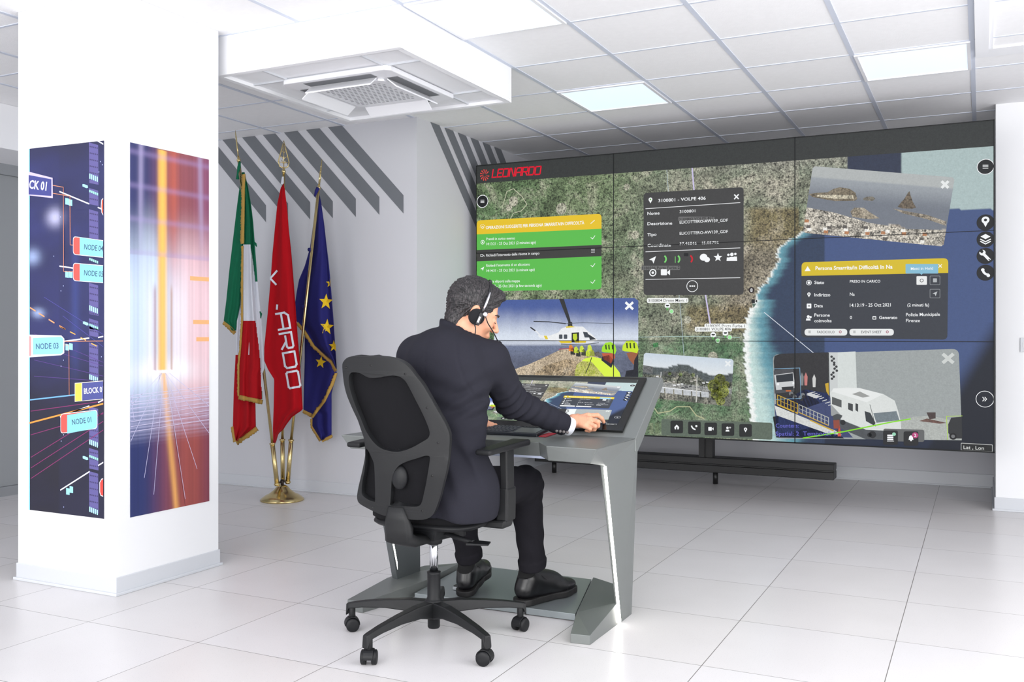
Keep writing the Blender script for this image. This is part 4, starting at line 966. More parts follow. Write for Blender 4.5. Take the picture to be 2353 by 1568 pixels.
pz = [onY(66, 342, PYF).z, onY(66, 1172, PYF).z, onY(66, 700, PYF).x, onY(239, 700, PYF).x]
MB().box(pz[2], pz[3], PYF-.0028, PYF, pz[1], pz[0]).build('poster_sheet', mat('white board', rgb(240, 240, 240), .6), po)
# clip everything of the print to the sheet
def clip(pts, x0, x1, z0, z1, cols=None):
    for ax, lim, sg in ((0, x0, 1), (0, x1, -1), (1, z0, 1), (1, z1, -1)):
        out = []
        for i in range(len(pts)):
            a, b = pts[i-1], pts[i]; ia, ib = (a[ax]-lim)*sg >= 0, (b[ax]-lim)*sg >= 0
            if ia != ib: t = (lim-a[ax])/(b[ax]-a[ax]); out.append((a[0]+(b[0]-a[0])*t, a[1]+(b[1]-a[1])*t))
            if ib: out.append(b)
        pts = out
        if len(pts) < 3: return None
    return pts
def clipall(c, x0, x1, z0, z1):
    q = []
    for pts, ly, col, grain in c.P:
        if grain is None: q.append((pts, ly, col, grain)); continue
        r = clip(pts, x0, x1, z0, z1)
        if r: q.append((r, ly, col, grain))
    c.P = q
clipall(pc, pz[2], pz[3], pz[1], pz[0])
pc.build('printed_picture', M_print, ((0, PYF-.003, 0), (1, 0, 0), (0, 0, 1), (0, -1, 0)), po, step=.0003)

p2 = Canvas(lambda px, py: onX(px, py, PXF+.003), lambda p: (p.y, p.z), None)
def corr(s, t):
    # light tunnel: pale glow in the middle, gold shaft, blue left, red right, bright floor lines
    base = mix3(c3(52, 56, 104), c3(140, 78, 88), sm(.15, .55, s)) if t < .3 else mix3(c3(120, 134, 180), c3(196, 140, 146), sm(.2, .6, s))
    top = mix3(base, c3(128, 74, 116), sm(.7, 1, s)*.6)
    top = mix3(top, c3(226, 196, 206), .75*sm(.12, .45, t)*sm(.50, .66, s)*sm(1.1, .7, s)*sm(.8, .6, t))
    top = mix3(top, c3(214, 222, 238), .8*sm(.10, .4, t)*math.exp(-((s-.22)/.10)**2)*sm(.8, .6, t))
    for q0, q1 in ((.12, .55), (.9, .35)): top = mix3(top, c3(190, 180, 220), .5*math.exp(-((s-q0-(.30-t)*(q1-.5)*.5)/.03)**2)*sm(.45, .1, t))
    glow = sm(.14, .42, t)*sm(.80, .62, t)
    c = mix3(top, mix3(c3(198, 214, 234), c3(230, 198, 206), sm(.3, .8, s)), glow*.95)
    c = mix3(c, c3(244, 240, 246), .95*math.exp(-((t-.615)/.035)**2-((s-.42)/.35)**2)+.5*math.exp(-((s-.24)/.06)**2)*sm(.3, .45, t)*sm(.64, .58, t)+.5*math.exp(-((s-.62)/.1)**2)*sm(.3, .45, t)*sm(.66, .6, t))
    if t < .61:
        c = mix3(c, c3(246, 190, 92), .95*math.exp(-((s-.385)/.055)**4)*(1 if t > .0 else 0))
        c = mix3(c, c3(196, 96, 70), .6*math.exp(-((s-.52)/.07)**2)*sm(.45, .1, t))
        c = mix3(c, c3(150, 92, 108), .7*math.exp(-((s-.29)/.018)**2)*sm(.36, .40, t)); c = mix3(c, c3(176, 120, 70), .6*math.exp(-((s-.50)/.015)**2)*sm(.36, .40, t))
    if t > .62:
        fl = mix3(c3(24, 34, 92), c3(150, 66, 60), sm(.12, .72, s)); fl = mix3(fl, c3(96, 44, 76), sm(.8, 1, s)*.6)
        c = mix3(c, fl, sm(.63, .82, t)*.92)
        c = mix3(c, c3(238, 176, 96), .8*math.exp(-((s-.40-.16*(t-.62)/.38)/.035)**2))
        c = mix3(c, c3(206, 206, 240), (.45+.3*math.sin(t*900))*sm(.66, .70, t)*sm(.82, .76, t)*.6)
    st = .06*math.sin(s*120)+.05*math.sin(s*47+1)
    c = tuple(max(0, q*(1+st)) for q in c)
    if t < .3: c = mix3(c, c3(168, 150, 206), .30*max(0, math.sin(t*70))**6)
    return c+(.05,)
p2.grid((299, 327), (480, 367), (481, 1152), (299, 1190), 44, 240, corr, layer=0)
zz = lambda s, t: tuple((p0*(1-s)+p1*s) for p0, p1 in zip((299, 327+(1190-327)*t), (480, 367+(1152-367)*t)))
for i in range(9):
    s = -.05+i*.0; 
for a, b in (((.40, .62), (.0, .80)), ((.40, .62), (.02, .70)), ((.45, .62), (1, .80)), ((.45, .62), (.85, .9)), ((.38, .62), (.18, .9)), ((.5, .62), (1, .72)), ((.42, .63), (.30, .95)), ((.46, .63), (.70, .98)), ((0, .33), (.06, .42)), ((0, .66), (.05, .74)), ((0, .70), (.07, .64))):
    p2.line([zz(*a), zz(*b)], 1.1, c3(206, 204, 236), 1)
for t in (.665, .672, .684, .69, .70, .712, .722, .735, .748, .762): p2.line([zz(0, t+.01), zz(1, t-.005+.004)], 1.1, c3(216, 210, 238), 1)
for t, s0 in ((.345, .76), (.47, .8), (.52, .84)): p2.poly([zz(s0, t), zz(1, t), zz(1, t+.012), zz(s0, t+.012)], c3(246, 178, 122), 0, 1)
p2.line([zz(.55, .77), zz(.70, 1)], 1, c3(90, 36, 50), 1)
ya, yb = onX(299, 700, PXF).y, onX(480.5, 700, PXF).y; za, zb = onX(299, 1190, PXF).z, onX(299, 327, PXF).z
clipall(p2, ya, yb, za, zb)
po2 = empty('wall_poster', (PXF+.001, (ya+yb)/2, 1.2), 'poster of a glowing orange and violet tunnel on the right face of the pillar', 'poster')
MB().box(PXF, PXF+.0028, ya, yb, za, zb).build('poster_sheet', bpy.data.materials['white board'], po2)
p2.build('printed_picture', M_print, ((PXF+.003, 0, 0), (0, 1, 0), (0, 0, 1), (1, 0, 0)), po2, step=.0003)
# ================================================================== THE CONTROL DESK
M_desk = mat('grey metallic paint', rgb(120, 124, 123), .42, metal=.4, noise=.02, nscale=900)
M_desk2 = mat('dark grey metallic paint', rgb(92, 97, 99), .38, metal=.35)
M_led = mat('led strip', (1, .97, .9, 1), .5, emit=9)
M_glassb = mat('black screen glass', rgb(8, 9, 10), .12, spec=.5)
ZT = .757          # top of the desk
desk = empty('control_desk', (-1.86, 3.7, 0), 'angular grey metal control desk with lit leg edges, inclined screen and foot platform', 'desk')
cxd = -1.862
def mir(p): return (2*cxd-p[0], p[1], p[2])
# desk top with the recess in front, slanting front edge
top = [(-1.275, 3.30), (-1.487, 3.315), (-1.566, 3.42), (-2.158, 3.42), (-2.225, 3.315), (-2.43, 3.30), (-2.43, 3.78), (-1.275, 3.78)]
m = MB(); n = len(top); zb = ZT-.058
def inset(p):
    x, y = p
    return (x-.035 if x > cxd+.55 else x+.035 if x < cxd-.55 else x, y+.02 if y < 3.6 else y)
vs = [(x, y, ZT) for x, y in top]+[inset(p)+(zb,) for p in top]
m.add(vs, [tuple(range(n)), tuple(range(2*n-1, n-1, -1))]+[((i+1) % n, i, n+i, n+(i+1) % n) for i in range(n)])
m.build('desk_top', M_desk, desk, .0025)
# inclined screen housing: a wedge from the desk top up to the rear edge
yf, yr, zr = 3.735, 4.095, .992
xa, xb = -2.43, -1.272
pr = [(yf, ZT-.002), (yr, zr), (yr+.022, zr-.016), (yr+.012, zr-.04), (3.82, .735), (3.765, .70), (3.735, .70)]
hs = MB(); hs.prism([(xb-.0, y, z) for y, z in pr], (xa-xb, 0, 0)); hs.build('screen_housing', M_desk, desk, .003)
# touch screen lying on the incline
ux = Vector((1, 0, 0)); uy = Vector((0, yr-yf, zr-ZT)).normalized(); un = ux.cross(uy)
L = math.hypot(yr-yf, zr-ZT)
O = Vector((xa, yf, ZT))
def inc(x, s, h=0): return O+ux*(x-xa)+uy*s+un*h
sc = empty('touch_screen', tuple(inc(cxd, .02)), 'wide black framed touch screen lying on the slope of the control desk', 'screen')
def slab(x0, x1, s0, s1, h0, h1, rad=0):
    return [inc(x0, s0, h0), inc(x1, s0, h0), inc(x1, s1, h0), inc(x0, s1, h0), inc(x0, s0, h1), inc(x1, s0, h1), inc(x1, s1, h1), inc(x0, s1, h1)]
sx0, sx1, ss0, ss1 = -2.375, -1.336, .028, L-.018
MB().hull8(slab(sx0, sx1, ss0, ss1, .0, .012)).build('bezel', M_glassb, sc, .003)
c2 = Canvas(None, None, None); c2.P = ui_shapes
ax0, ax1, as0, as1 = sx0+.034, sx1-.034, ss0+.036, ss1-.020
fo = inc(ax0, as0, .0124)
def mp(q): return ((min(max(q[0], VX0), VX1)-VX0)/(VX1-VX0)*(ax1-ax0), (min(max(q[1], VZ0), VZ1)-VZ0)/(VZ1-VZ0)*(as1-as0))
M_disp2 = attr_mat('lit touch display', True, .35, 1.3, k=1.6, sc1=110, sc2=300)
c2.build('display', M_disp2, (fo, ux, uy, un), sc, step=.00003, mapping=mp)
# housing skirt, LED light from below put into its pale blue colour
MB().hull8([(xa+.06, 3.44, .690), (xb-.09, 3.44, .690), (xb-.09, 3.76, .668), (xa+.06, 3.76, .668), (xa+.06, 3.44, .70), (xb-.09, 3.44, .70), (xb-.09, 3.76, .70), (xa+.06, 3.76, .70)]).build('underside_panel', mat('pale blue grey panel', rgb(176, 184, 204), .4), desk, .002)
# legs: faceted plates from the desk edge down to the feet
def leg(sgn):
    X = (lambda x: x) if sgn > 0 else (lambda x: 2*cxd-x)
    xo_t, xo_b = -1.272, -1.326
    xi_t, xi_b = (-1.322, -1.340) if sgn > 0 else (-1.36, -1.405)
    outer = [(-1.2745, 3.301, ZT-.001), (xo_t, 3.765, ZT-.004), (xo_b, 3.84, 0), (xo_b+.0, 3.695, 0), (xo_t-.03, 3.46, .675), (-1.3095, 3.321, .699)]
    inner = [(-1.33, 3.33, ZT-.006), (xi_t, 3.765, ZT-.006), (xi_b, 3.80, 0), (xi_b, 3.70, 0), (xi_t, 3.46, .675), (-1.335, 3.335, .702)]
    if sgn < 0:
        X = lambda x: x
        outer = [(-2.325, 3.40, .745), (-2.325, 3.76, .745), (-2.41, 3.905, 0), (-2.41, 3.72, 0), (-2.333, 3.425, .66), (-2.328, 3.36, .70)]
        inner = [(-2.385, 3.42, .745), (-2.385, 3.76, .745), (-2.445, 3.90, 0), (-2.445, 3.73, 0), (-2.37, 3.435, .66), (-2.375, 3.38, .70)]
    m = MB(); n = 6; o = [(X(p[0]), p[1], p[2]) for p in outer]; i_ = [(X(p[0]), p[1], p[2]) for p in inner]
    # the outer face folds along a ridge from the rear top to the front foot
    m.add(o+i_, [(0, 1, 4), (1, 3, 4), (1, 2, 3), (0, 4, 5), (n, n+4, n+1), (n+1, n+4, n+3), (n+1, n+3, n+2), (n, n+5, n+4)]+[(k, (k+1) % n, n+(k+1) % n, n+k) for k in range(n)])
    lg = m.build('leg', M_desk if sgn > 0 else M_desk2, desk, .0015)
    # led strip on the front edge
    a, b = Vector((-1.301, 3.455, .672)), Vector((-1.325, 3.691, .004))
    if sgn < 0: a, b = Vector((-2.331, 3.424, .66)), Vector((-2.409, 3.716, .055))
    d = (b-a).normalized(); s_ = Vector((1, 0, 0))*.0045; t_ = d.cross(Vector((1, 0, 0))).normalized()*.004
    MB().obox((a+b)/2, (b-a)/2, s_, t_).build('led_strip', M_led, lg)
leg(1); leg(-1)
# feet
def foot(P, tris):
    m = MB(); n = len(P)
    m.add(list(P)+[(x, y, 0) for x, y, z in P], tris+[tuple(range(n, 2*n))]+[(k, (k+1) % n, n+(k+1) % n, n+k) for k in range(n)])
    m.build('foot', M_desk, desk, .0015)
foot([(-1.335, 3.385, .036), (-1.411, 3.375, .036), (-1.494, 3.64, .040), (-1.640, 4.20, .040), (-1.44, 3.96, .085), (-1.345, 3.80, .098), (-1.330, 3.68, .090)], [(0, 1, 2), (0, 2, 6), (6, 2, 3), (6, 3, 4), (6, 4, 5)])
foot([(-2.44, 3.36, .045), (-2.355, 3.35, .045), (-2.275, 3.74, .060), (-2.33, 4.15, .045), (-2.43, 3.97, .060), (-2.46, 3.70, .060)], [(0, 1, 2), (0, 2, 5), (5, 2, 3), (5, 3, 4)])
# platform between the feet
MB().hull8([(-2.262, 3.615, .004), (-1.498, 3.635, .004), (-1.645, 4.19, .004), (-2.31, 4.19, .004), (-2.262, 3.615, .032), (-1.498, 3.635, .032), (-1.645, 4.19, .032), (-2.31, 4.19, .032)]).build('foot_platform', mat('brushed grey plate', rgb(140, 147, 150), .35, metal=.4), desk, .002)
# small black pedal box on the platform
pb = empty('foot_switch', (-2.10, 3.80, .032), 'small black box with a silver front edge on the desk platform, behind the left shoe', 'switch')
MB().box(-2.135, -2.05, 3.74, 3.82, .032, .052).build('switch_body', M_dark, pb, .002)
MB().box(-2.135, -2.05, 3.734, 3.74, .034, .048).build('front_edge', M_alu, pb, .001)

# keyboard
kb = empty('keyboard', (-1.82, 3.66, ZT), 'slim black keyboard with a touch pad at its right, on the grey desk', 'keyboard')
M_kb = mat('black keyboard plastic', rgb(28, 33, 42), .45)
K0 = Vector((-1.845, 3.655, ZT)); ka = math.radians(1); kx = Vector((math.cos(ka), math.sin(ka), 0)); ky = Vector((-math.sin(ka), math.cos(ka), 0))
def kp(x, y, z): return K0+kx*x+ky*y+Vector((0, 0, z+.012*(y+.065)/.13))
kw, kd = .19, .062
MB().hull8([kp(-kw, -kd, 0)*1, kp(kw, -kd, 0), Vector(kp(kw, kd, 0)), Vector(kp(-kw, kd, 0)), kp(-kw, -kd, .012), kp(kw, -kd, .012), kp(kw, kd, .016), kp(-kw, kd, .016)]).build('keyboard_body', M_kb, kb, .003)
M_key = mat('dark key', rgb(40, 44, 54), .5)
km = []
for r in range(5):
    for c in range(13 if r else 13):
        m = MB(); x = -kw+.010+c*.0185+.004*(r % 3); y = -kd+.012+r*.0225
        if c*.0185 > .235: continue
        z0 = .012+.004*(y+kd)/(2*kd)
        m.hull8([kp(x, y, z0), kp(x+.0155, y, z0), kp(x+.0155, y+.018, z0+.0006), kp(x, y+.018, z0+.0006), kp(x+.001, y+.001, z0+.0026), kp(x+.0145, y+.001, z0+.0026), kp(x+.0145, y+.017, z0+.0032), kp(x+.001, y+.017, z0+.0032)])
        m.build('key', M_key, kb)
MB().hull8([kp(.075, -kd+.012, .0125), kp(.178, -kd+.012, .0125), kp(.178, kd-.022, .0155), kp(.075, kd-.022, .0155), kp(.075, -kd+.012, .0136), kp(.178, -kd+.012, .0136), kp(.178, kd-.022, .0164), kp(.075, kd-.022, .0164)]).build('touch_pad', mat('touch pad', rgb(46, 52, 62), .3), kb)
for i in range(7): MB().obox(kp(.082+i*.015, kd-.011, .0175), kx*.005, ky*.004, (0, 0, .0008)).build('key', M_key, kb)
# red marker strip under the sleeve
rc = empty('lanyard', (-1.60, 3.60, ZT), 'short flat red strip lying on the desk beside the keyboard', 'strap')
q = [onZ(1238, 1004, ZT+.001), onZ(1253, 1005.5, ZT+.001), onZ(1283, 996, ZT+.001), onZ(1262, 995.5, ZT+.001)]
MB().prism([tuple(p) for p in q], (0, 0, .003)).build('red_strip', mat('red fabric', rgb(178, 30, 50), .5), rc, .0008)

# ================================================================== THE OFFICE CHAIR
M_pl = mat('black matt plastic', rgb(24, 25, 27), .5, bump=.15, bscale=700, spec=.35)
M_pl2 = mat('black smooth plastic', rgb(20, 21, 24), .5, spec=.3)
M_fab = mat('black seat fabric', rgb(15, 15, 18), .9, spec=.2, bump=.3, bscale=900)
M_chrome = mat('chrome', rgb(210, 212, 216), .12, metal=1)
CHX, CHY = -1.905, 3.185
ch = empty('office_chair', (CHX, CHY, 0), 'black mesh back swivel office chair with armrests on a five wheel base', 'chair')
# base
R5 = .353
for k in range(5):
    a = math.radians(-100+72*k); d = Vector((math.cos(a), math.sin(a), 0)); n = Vector((-d.y, d.x, 0)); c = Vector((CHX, CHY, 0))
    def q(r, w, z): return c+d*r+n*w+Vector((0, 0, z))
    m = MB(); secs = [(.02, .030, .085, .150), (.10, .026, .105, .150), (.2, .022, .108, .140), (.30, .019, .100, .125), (R5+.008, .017, .090, .112), (R5+.022, .015, .06, .108)]
    vs = []; fs = []
    for r, w, z0, z1 in secs: vs += [q(r, -w, z0), q(r, w, z0), q(r, w*.72, z1), q(r, -w*.72, z1)]
    for i in range(len(secs)-1):
        for j in range(4): fs.append((4*i+j, 4*i+(j+1) % 4, 4*i+4+(j+1) % 4, 4*i+4+j))
    fs += [(3, 2, 1, 0), tuple(4*(len(secs)-1)+j for j in range(4))]
    m.add(vs, fs); m.box(0, 0, 0, 0, 0, 0) if 0 else None
    m.cyl(q(R5, 0, .055), q(R5, 0, .10), .013, n=12)
    m.build('base_leg', M_pl, ch, .004)
    cw = math.radians(-100+72*k+35); wd = Vector((math.cos(cw), math.sin(cw), 0)); wn = Vector((-wd.y, wd.x, 0)); w0 = c+d*R5
    cs = MB(); cs.cyl(w0+Vector((0, 0, .03)), w0+Vector((0, 0, .06)), .012, n=12)
    vs = []; fs = []
    for i in range(13):
        t = math.radians(-10+200*i/12)
        for r_, s_ in ((.030, -.018), (.030, .018), (.026, .018), (.026, -.018)):
            vs.append(w0+wd*math.cos(t)*r_+wn*s_+Vector((0, 0, .028+math.sin(t)*r_)))
    for i in range(12):
        for j in range(4): fs.append((4*i+j, 4*i+(j+1) % 4, 4*i+4+(j+1) % 4, 4*i+4+j))
    cs.add(vs, fs+[(0, 1, 2, 3), (48, 49, 50, 51)], 0, False)
    co = cs.build('caster', M_pl2, ch, .001)
    for s_ in (-1, 1):
        MB().lathe(w0+wn*s_*.020+Vector((0, 0, .0265)), [(.012, -.009), (.0265, -.009), (.0265, .006), (.022, .009), (.012, .0095), (.0, .010)], 24, axis=wn*s_).build('wheel', M_pl2, co)
MB().lathe((CHX, CHY, 0), [(.021, .045), (.024, .05), (.024, .085), (.034, .09), (.036, .15), (.030, .155), (.0255, .165), (.0255, .255), (.027, .262), (.018, .264)], 32).build('gas_spring_sleeve', M_pl2, ch)
MB().cyl((CHX, CHY, .255), (CHX, CHY, .41), .0165, n=28).build('gas_spring', M_chrome, ch)
# mechanism under the seat
m = MB(); m.hull8([(CHX-.06, CHY-.10, .40), (CHX+.06, CHY-.10, .40), (CHX+.06, CHY+.14, .385), (CHX-.06, CHY+.14, .385), (CHX-.095, CHY-.15, .455), (CHX+.095, CHY-.15, .455), (CHX+.095, CHY+.17, .455), (CHX-.095, CHY+.17, .455)])
m.cyl((CHX, CHY, .37), (CHX, CHY, .41), .033)
m.build('tilt_mechanism', M_pl2, ch, .008)
m = MB(); m.cyl((CHX+.08, CHY+.05, .40), (CHX+.08, CHY+.05, .44), .03); m.build('tension_knob', M_pl2, ch, .003)
m = MB(); m.ring([(CHX+.07, CHY-.04, .425), (CHX+.15, CHY-.05, .413), (CHX+.205, CHY-.055, .405)], [.009, .010, .011], 10); m.hull8([(CHX+.19, CHY-.09, .398), (CHX+.27, CHY-.06, .398), (CHX+.26, CHY-.02, .402), (CHX+.19, CHY-.04, .402), (CHX+.19, CHY-.09, .408), (CHX+.27, CHY-.06, .404), (CHX+.26, CHY-.02, .408), (CHX+.19, CHY-.04, .412)])
m.build('lift_lever', M_pl2, ch, .003)
# seat: shell and cushion
def plate(r_fn, z0, z1, name, mt, n=48, dome=.012):
    vs = []; fs = []
    rings = [(.0, z1+dome), (.5, z1+dome*.9), (.85, z1+dome*.4), (.97, z1), (1.0, z1-.012), (1.0, z0+.012), (.94, z0), (0, z0)]
    for s, z in rings:
        for k in range(n):
            a = 2*math.pi*k/n; r = r_fn(a); vs.append((CHX+r*s*math.cos(a), CHY+.055+r*s*math.sin(a), z))
    for i in range(len(rings)-1):
        for k in range(n): fs.append((i*n+k, i*n+(k+1) % n, (i+1)*n+(k+1) % n, (i+1)*n+k))
    return MB().add(vs, fs, 0, True).build(name, mt, ch)
def sup(hw, hd, e): return lambda a: 1/((abs(math.cos(a))/hw)**e+(abs(math.sin(a))/hd)**e)**(1/e)
plate(sup(.222, .215, 4.5), .452, .478, 'seat_shell', M_pl2, dome=.0)
plate(sup(.228, .225, 4.0), .476, .515, 'seat', M_fab)
# backrest, traced as an outline with openings on a gently wrapped surface
BY0 = 2.885
def bsurf(x, z):
    u = x-CHX; return BY0+.42*u*u*(1 if u > 0 else 1.5)-.10*(z-.75)+.10*max(0, .68-z)**1.0
def onB(px, py):
    Y = BY0
    for _ in range(12): p = onY(px, py, Y); Y = bsurf(p.x, p.z)
    return onY(px, py, Y)
outer = [(787, 853), (786.5, 838), (790, 830), (797, 823), (808, 819.5), (830, 819.5), (854, 820), (885, 823), (909, 827), (924, 833), (938, 843), (950, 858), (961, 872), (972, 886), (989, 915), (1006, 945), (1018, 965), (1027, 983), (1032, 997), (1033, 1013), (1031.5, 1040), (1029, 1063), (1024, 1090), (1018, 1114), (1011, 1143), (1004, 1163), (998, 1178), (989, 1189), (972, 1195), (947, 1195), (925, 1192), (905, 1190), (880, 1185), (863, 1178), (845, 1169), (829, 1160), (822, 1152), (820.5, 1139), (824, 1118), (829, 1097), (835, 1070), (839, 1046), (838, 1021), (835, 1004), (829, 987), (822, 966), (812, 945), (802, 922), (795, 903), (790, 880)]
h1 = [(810, 856), (825, 857), (836, 863), (848, 868.5), (867, 868.5), (882, 866), (896, 864), (907, 863.5), (918, 866), (927, 872), (934, 880), (945, 900), (955, 920), (966, 941), (976, 962), (983, 979), (987, 992), (987, 1000), (983, 1008), (972, 1015), (960, 1022), (947, 1029), (932, 1035), (917, 1038.5), (904, 1038.5), (892, 1036.5), (878, 1032), (867, 1025), (856, 1014), (846, 1000), (837, 983), (829, 962), (820, 942), (812, 920), (806, 902), (802, 886), (801, 870), (804, 860)]
h2 = [(841, 1031), (848, 1040), (854, 1053), (858, 1062), (860, 1074), (861.5, 1110), (862, 1150), (859, 1153), (846, 1149), (834, 1140), (831, 1131), (833, 1105), (837, 1085), (839.5, 1063), (840, 1045)]
h3 = [(984, 1048), (988, 1052), (986, 1070), (983, 1088), (979, 1112), (974, 1135), (970, 1152), (965, 1162), (955, 1165), (935, 1164.5), (899, 1162.5), (897, 1156), (898, 1140), (900, 1105), (903, 1091), (909, 1080), (916, 1071), (926, 1065), (938, 1060), (951, 1056), (964, 1052), (976, 1048)]
def dens(P, n=2):
    o = []
    for i in range(len(P)):
        a, b = P[i], P[(i+1) % len(P)]
        for k in range(n): o.append((a[0]+(b[0]-a[0])*k/n, a[1]+(b[1]-a[1])*k/n))
    return o
def smoothed(P):
    o = []
    n = len(P)
    for i in range(n):
        a, b, c, d = [Vector(P[(i+k) % n]) for k in (-1, 0, 1, 2)]
        for t in (0, .5): o.append(tuple(.5*((2*b)+(-a+c)*t+(2*a-5*b+4*c-d)*t*t+(-a+3*b-3*c+d)*t**3)))
    return o
def shell(name, loops, mt, th, bevel, off=0, holes_only=False):
    L2 = []
    for lp in loops: L2.append([(lambda p: (p.x, p.z))(onB(*q)) for q in smoothed(lp)])
    flat = [p for l in L2 for p in l]
    # dense inner points so the sheet can bend: triangulate with a grid of Steiner points through bmesh
    tris = tessellate_polygon([[Vector((x, z, 0)) for x, z in l] for l in L2])
    bm = bmesh.new(); vv = [bm.verts.new((x, 0, z)) for x, z in flat]
    for t in tris:
        try: bm.faces.new([vv[i] for i in t])
        except ValueError: pass
    for _ in range(2):
        long_ = [e for e in bm.edges if e.calc_length() > .03]
        bmesh.ops.subdivide_edges(bm, edges=long_, cuts=1); bmesh.ops.triangulate(bm, faces=bm.faces)
    for v in bm.verts: v.co.y = bsurf(v.co.x, v.co.z)+off
    bmesh.ops.recalc_face_normals(bm, faces=bm.faces)
    if sum(f.normal.y for f in bm.faces) > 0: bmesh.ops.reverse_faces(bm, faces=bm.faces)
    for f in bm.faces: f.smooth = True
    me = bpy.data.meshes.new(name); bm.to_mesh(me); bm.free(); me.materials.append(mt)
    o = link(name, me, ch)
    s = o.modifiers.new('solid', 'SOLIDIFY'); s.thickness = th; s.offset = -1
    if bevel:
        b = o.modifiers.new('bevel', 'BEVEL'); b.width = bevel; b.segments = 3; b.limit_method = 'ANGLE'; b.angle_limit = math.radians(50)
    return o
shell('backrest_frame', [outer, h1, h2, h3], M_pl, .026, .006)
def grow(P, k):
    cx_ = sum(p[0] for p in P)/len(P); cy = sum(p[1] for p in P)/len(P)
    return [(cx_+(p[0]-cx_)*k, cy+(p[1]-cy)*k) for p in P]
M_mesh = mat('black woven mesh', rgb(13, 13, 17), .8, bump=.5, spec=.2, bscale=1500)
_b = M_mesh.node_tree.nodes['Principled BSDF']; _b.inputs['Alpha'].default_value = .95
mesh_o = shell('backrest_mesh', [grow(outer, .965)], M_mesh, .002, 0, off=.020)
for px, py in ((795, 845), (852, 840), (931, 860), (981, 938), (1006, 1018), (993, 1094), (970, 1175), (903, 1178), (856, 1167), (824, 1140)):
    p = onB(px, py); MB().cyl((p.x, p.y-.001, p.z), (p.x, p.y+.004, p.z), .0042, n=12).build('screw', M_dark, ch)
# lumbar pad behind the mesh
p = onB(914, 1098); MB().ball((p.x, p.y+.012, p.z), .036, 20, sc=(.95, .5, 1.25)).build('lumbar_pad', M_pl2, ch)
# spine bracket reaching under the seat
m = MB(); secs = [(bsurf(CHX, .56)+.004, .555, .034, .010), (bsurf(CHX, .51)+.002, .508, .050, .014), (bsurf(CHX, .48)+.006, .475, .056, .022), (BY0+.055, .440, .056, .026), (BY0+.11, .418, .052, .022), (CHY-.10, .412, .05, .02)]
vs = []; fs = []
for i, (y, z, w_, t_) in enumerate(secs):
    y0, z0 = secs[max(0, i-1)][:2]; y1, z1 = secs[min(len(secs)-1, i+1)][:2]; tv = Vector((0, y1-y0, z1-z0)).normalized(); nv = Vector((0, -tv.z, tv.y)); c = Vector((CHX, y, z))
    for a in range(12):
        t = 2*math.pi*a/12; cs_, sn_ = math.cos(t), math.sin(t); vs.append(c+Vector((1, 0, 0))*w_*math.copysign(abs(cs_)**.5, cs_)+nv*t_*math.copysign(abs(sn_)**.5, sn_))
for i in range(len(secs)-1):
    for a in range(12): fs.append((12*i+a, 12*i+(a+1) % 12, 12*i+12+(a+1) % 12, 12*i+12+a))
m.add(vs, fs+[tuple(range(12)), tuple(range(60, 72))], 0, True).build('back_bracket', M_pl, ch)
# armrests
for sg in (1, -1):
    X = CHX+sg*.285
    m = MB()
    m.hull8([(X-.038, CHY+.04, .47), (X+.012, CHY+.04, .47), (X+.012, CHY+.12, .47), (X-.038, CHY+.12, .47), (X-.022, CHY+.035, .60), (X+.016, CHY+.035, .60), (X+.016, CHY+.115, .60), (X-.022, CHY+.115, .60)])
    m.hull8([(CHX+sg*.10, CHY+.03, .445), (X+.0, CHY+.03, .445), (X+.0, CHY+.11, .445), (CHX+sg*.10, CHY+.11, .445), (CHX+sg*.10, CHY+.03, .468), (X+sg*.01, CHY+.03, .478), (X+sg*.01, CHY+.11, .478), (CHX+sg*.10, CHY+.11, .468)])
    m.build('armrest_bracket', M_pl, ch, .008)
    m = MB(); m.hull8([(X-.018, CHY+.040, .58), (X+.013, CHY+.040, .58), (X+.013, CHY+.105, .58), (X-.018, CHY+.105, .58), (X-.018, CHY+.035, .745), (X+.013, CHY+.035, .745), (X+.013, CHY+.100, .745), (X-.018, CHY+.100, .745)])
    m.build('armrest_post', M_pl, ch, .005)
    m = MB(); m.hull8([(X-.035, CHY-.13, .741), (X+.030, CHY-.13, .741), (X+.038, CHY+.20, .748), (X-.045, CHY+.20, .748), (X-.035, CHY-.13, .762), (X+.030, CHY-.13, .762), (X+.038, CHY+.20, .772), (X-.045, CHY+.20, .772)])
    m.build('armrest_pad', M_pl2, ch, .009, 3)
# ================================================================== THE MAN AT THE DESK
M_skin = mat('skin', rgb(214, 156, 126), .5, noise=.06, nscale=60, bump=.12, bscale=400)
_s = M_skin.node_tree.nodes['Principled BSDF']; _s.inputs['Subsurface Weight'].default_value = .12; _s.inputs['Subsurface Radius'].default_value = (.02, .008, .004); _s.inputs['Subsurface Scale'].default_value = .5
M_suit = mat('charcoal navy suit wool', rgb(38, 38, 46), .9, noise=.16, nscale=700, bump=.35, bscale=900, spec=.15)
M_trou = mat('dark trouser wool', rgb(27, 26, 31), .9, noise=.12, nscale=700, bump=.3, bscale=900, spec=.15)
M_shirt = mat('white shirt cotton', rgb(236, 238, 246), .8, bump=.1, bscale=600)
M_leather = mat('black polished leather', rgb(12, 12, 15), .33, bump=.15, bscale=90)
M_sole = mat('black rubber sole', rgb(20, 19, 20), .6)
M_sock = mat('black sock', rgb(12, 12, 14), .95)
man = empty('person', (-1.87, 3.2, .5), 'person in a dark suit seated on the office chair, reaching out to the desk screen', 'person')
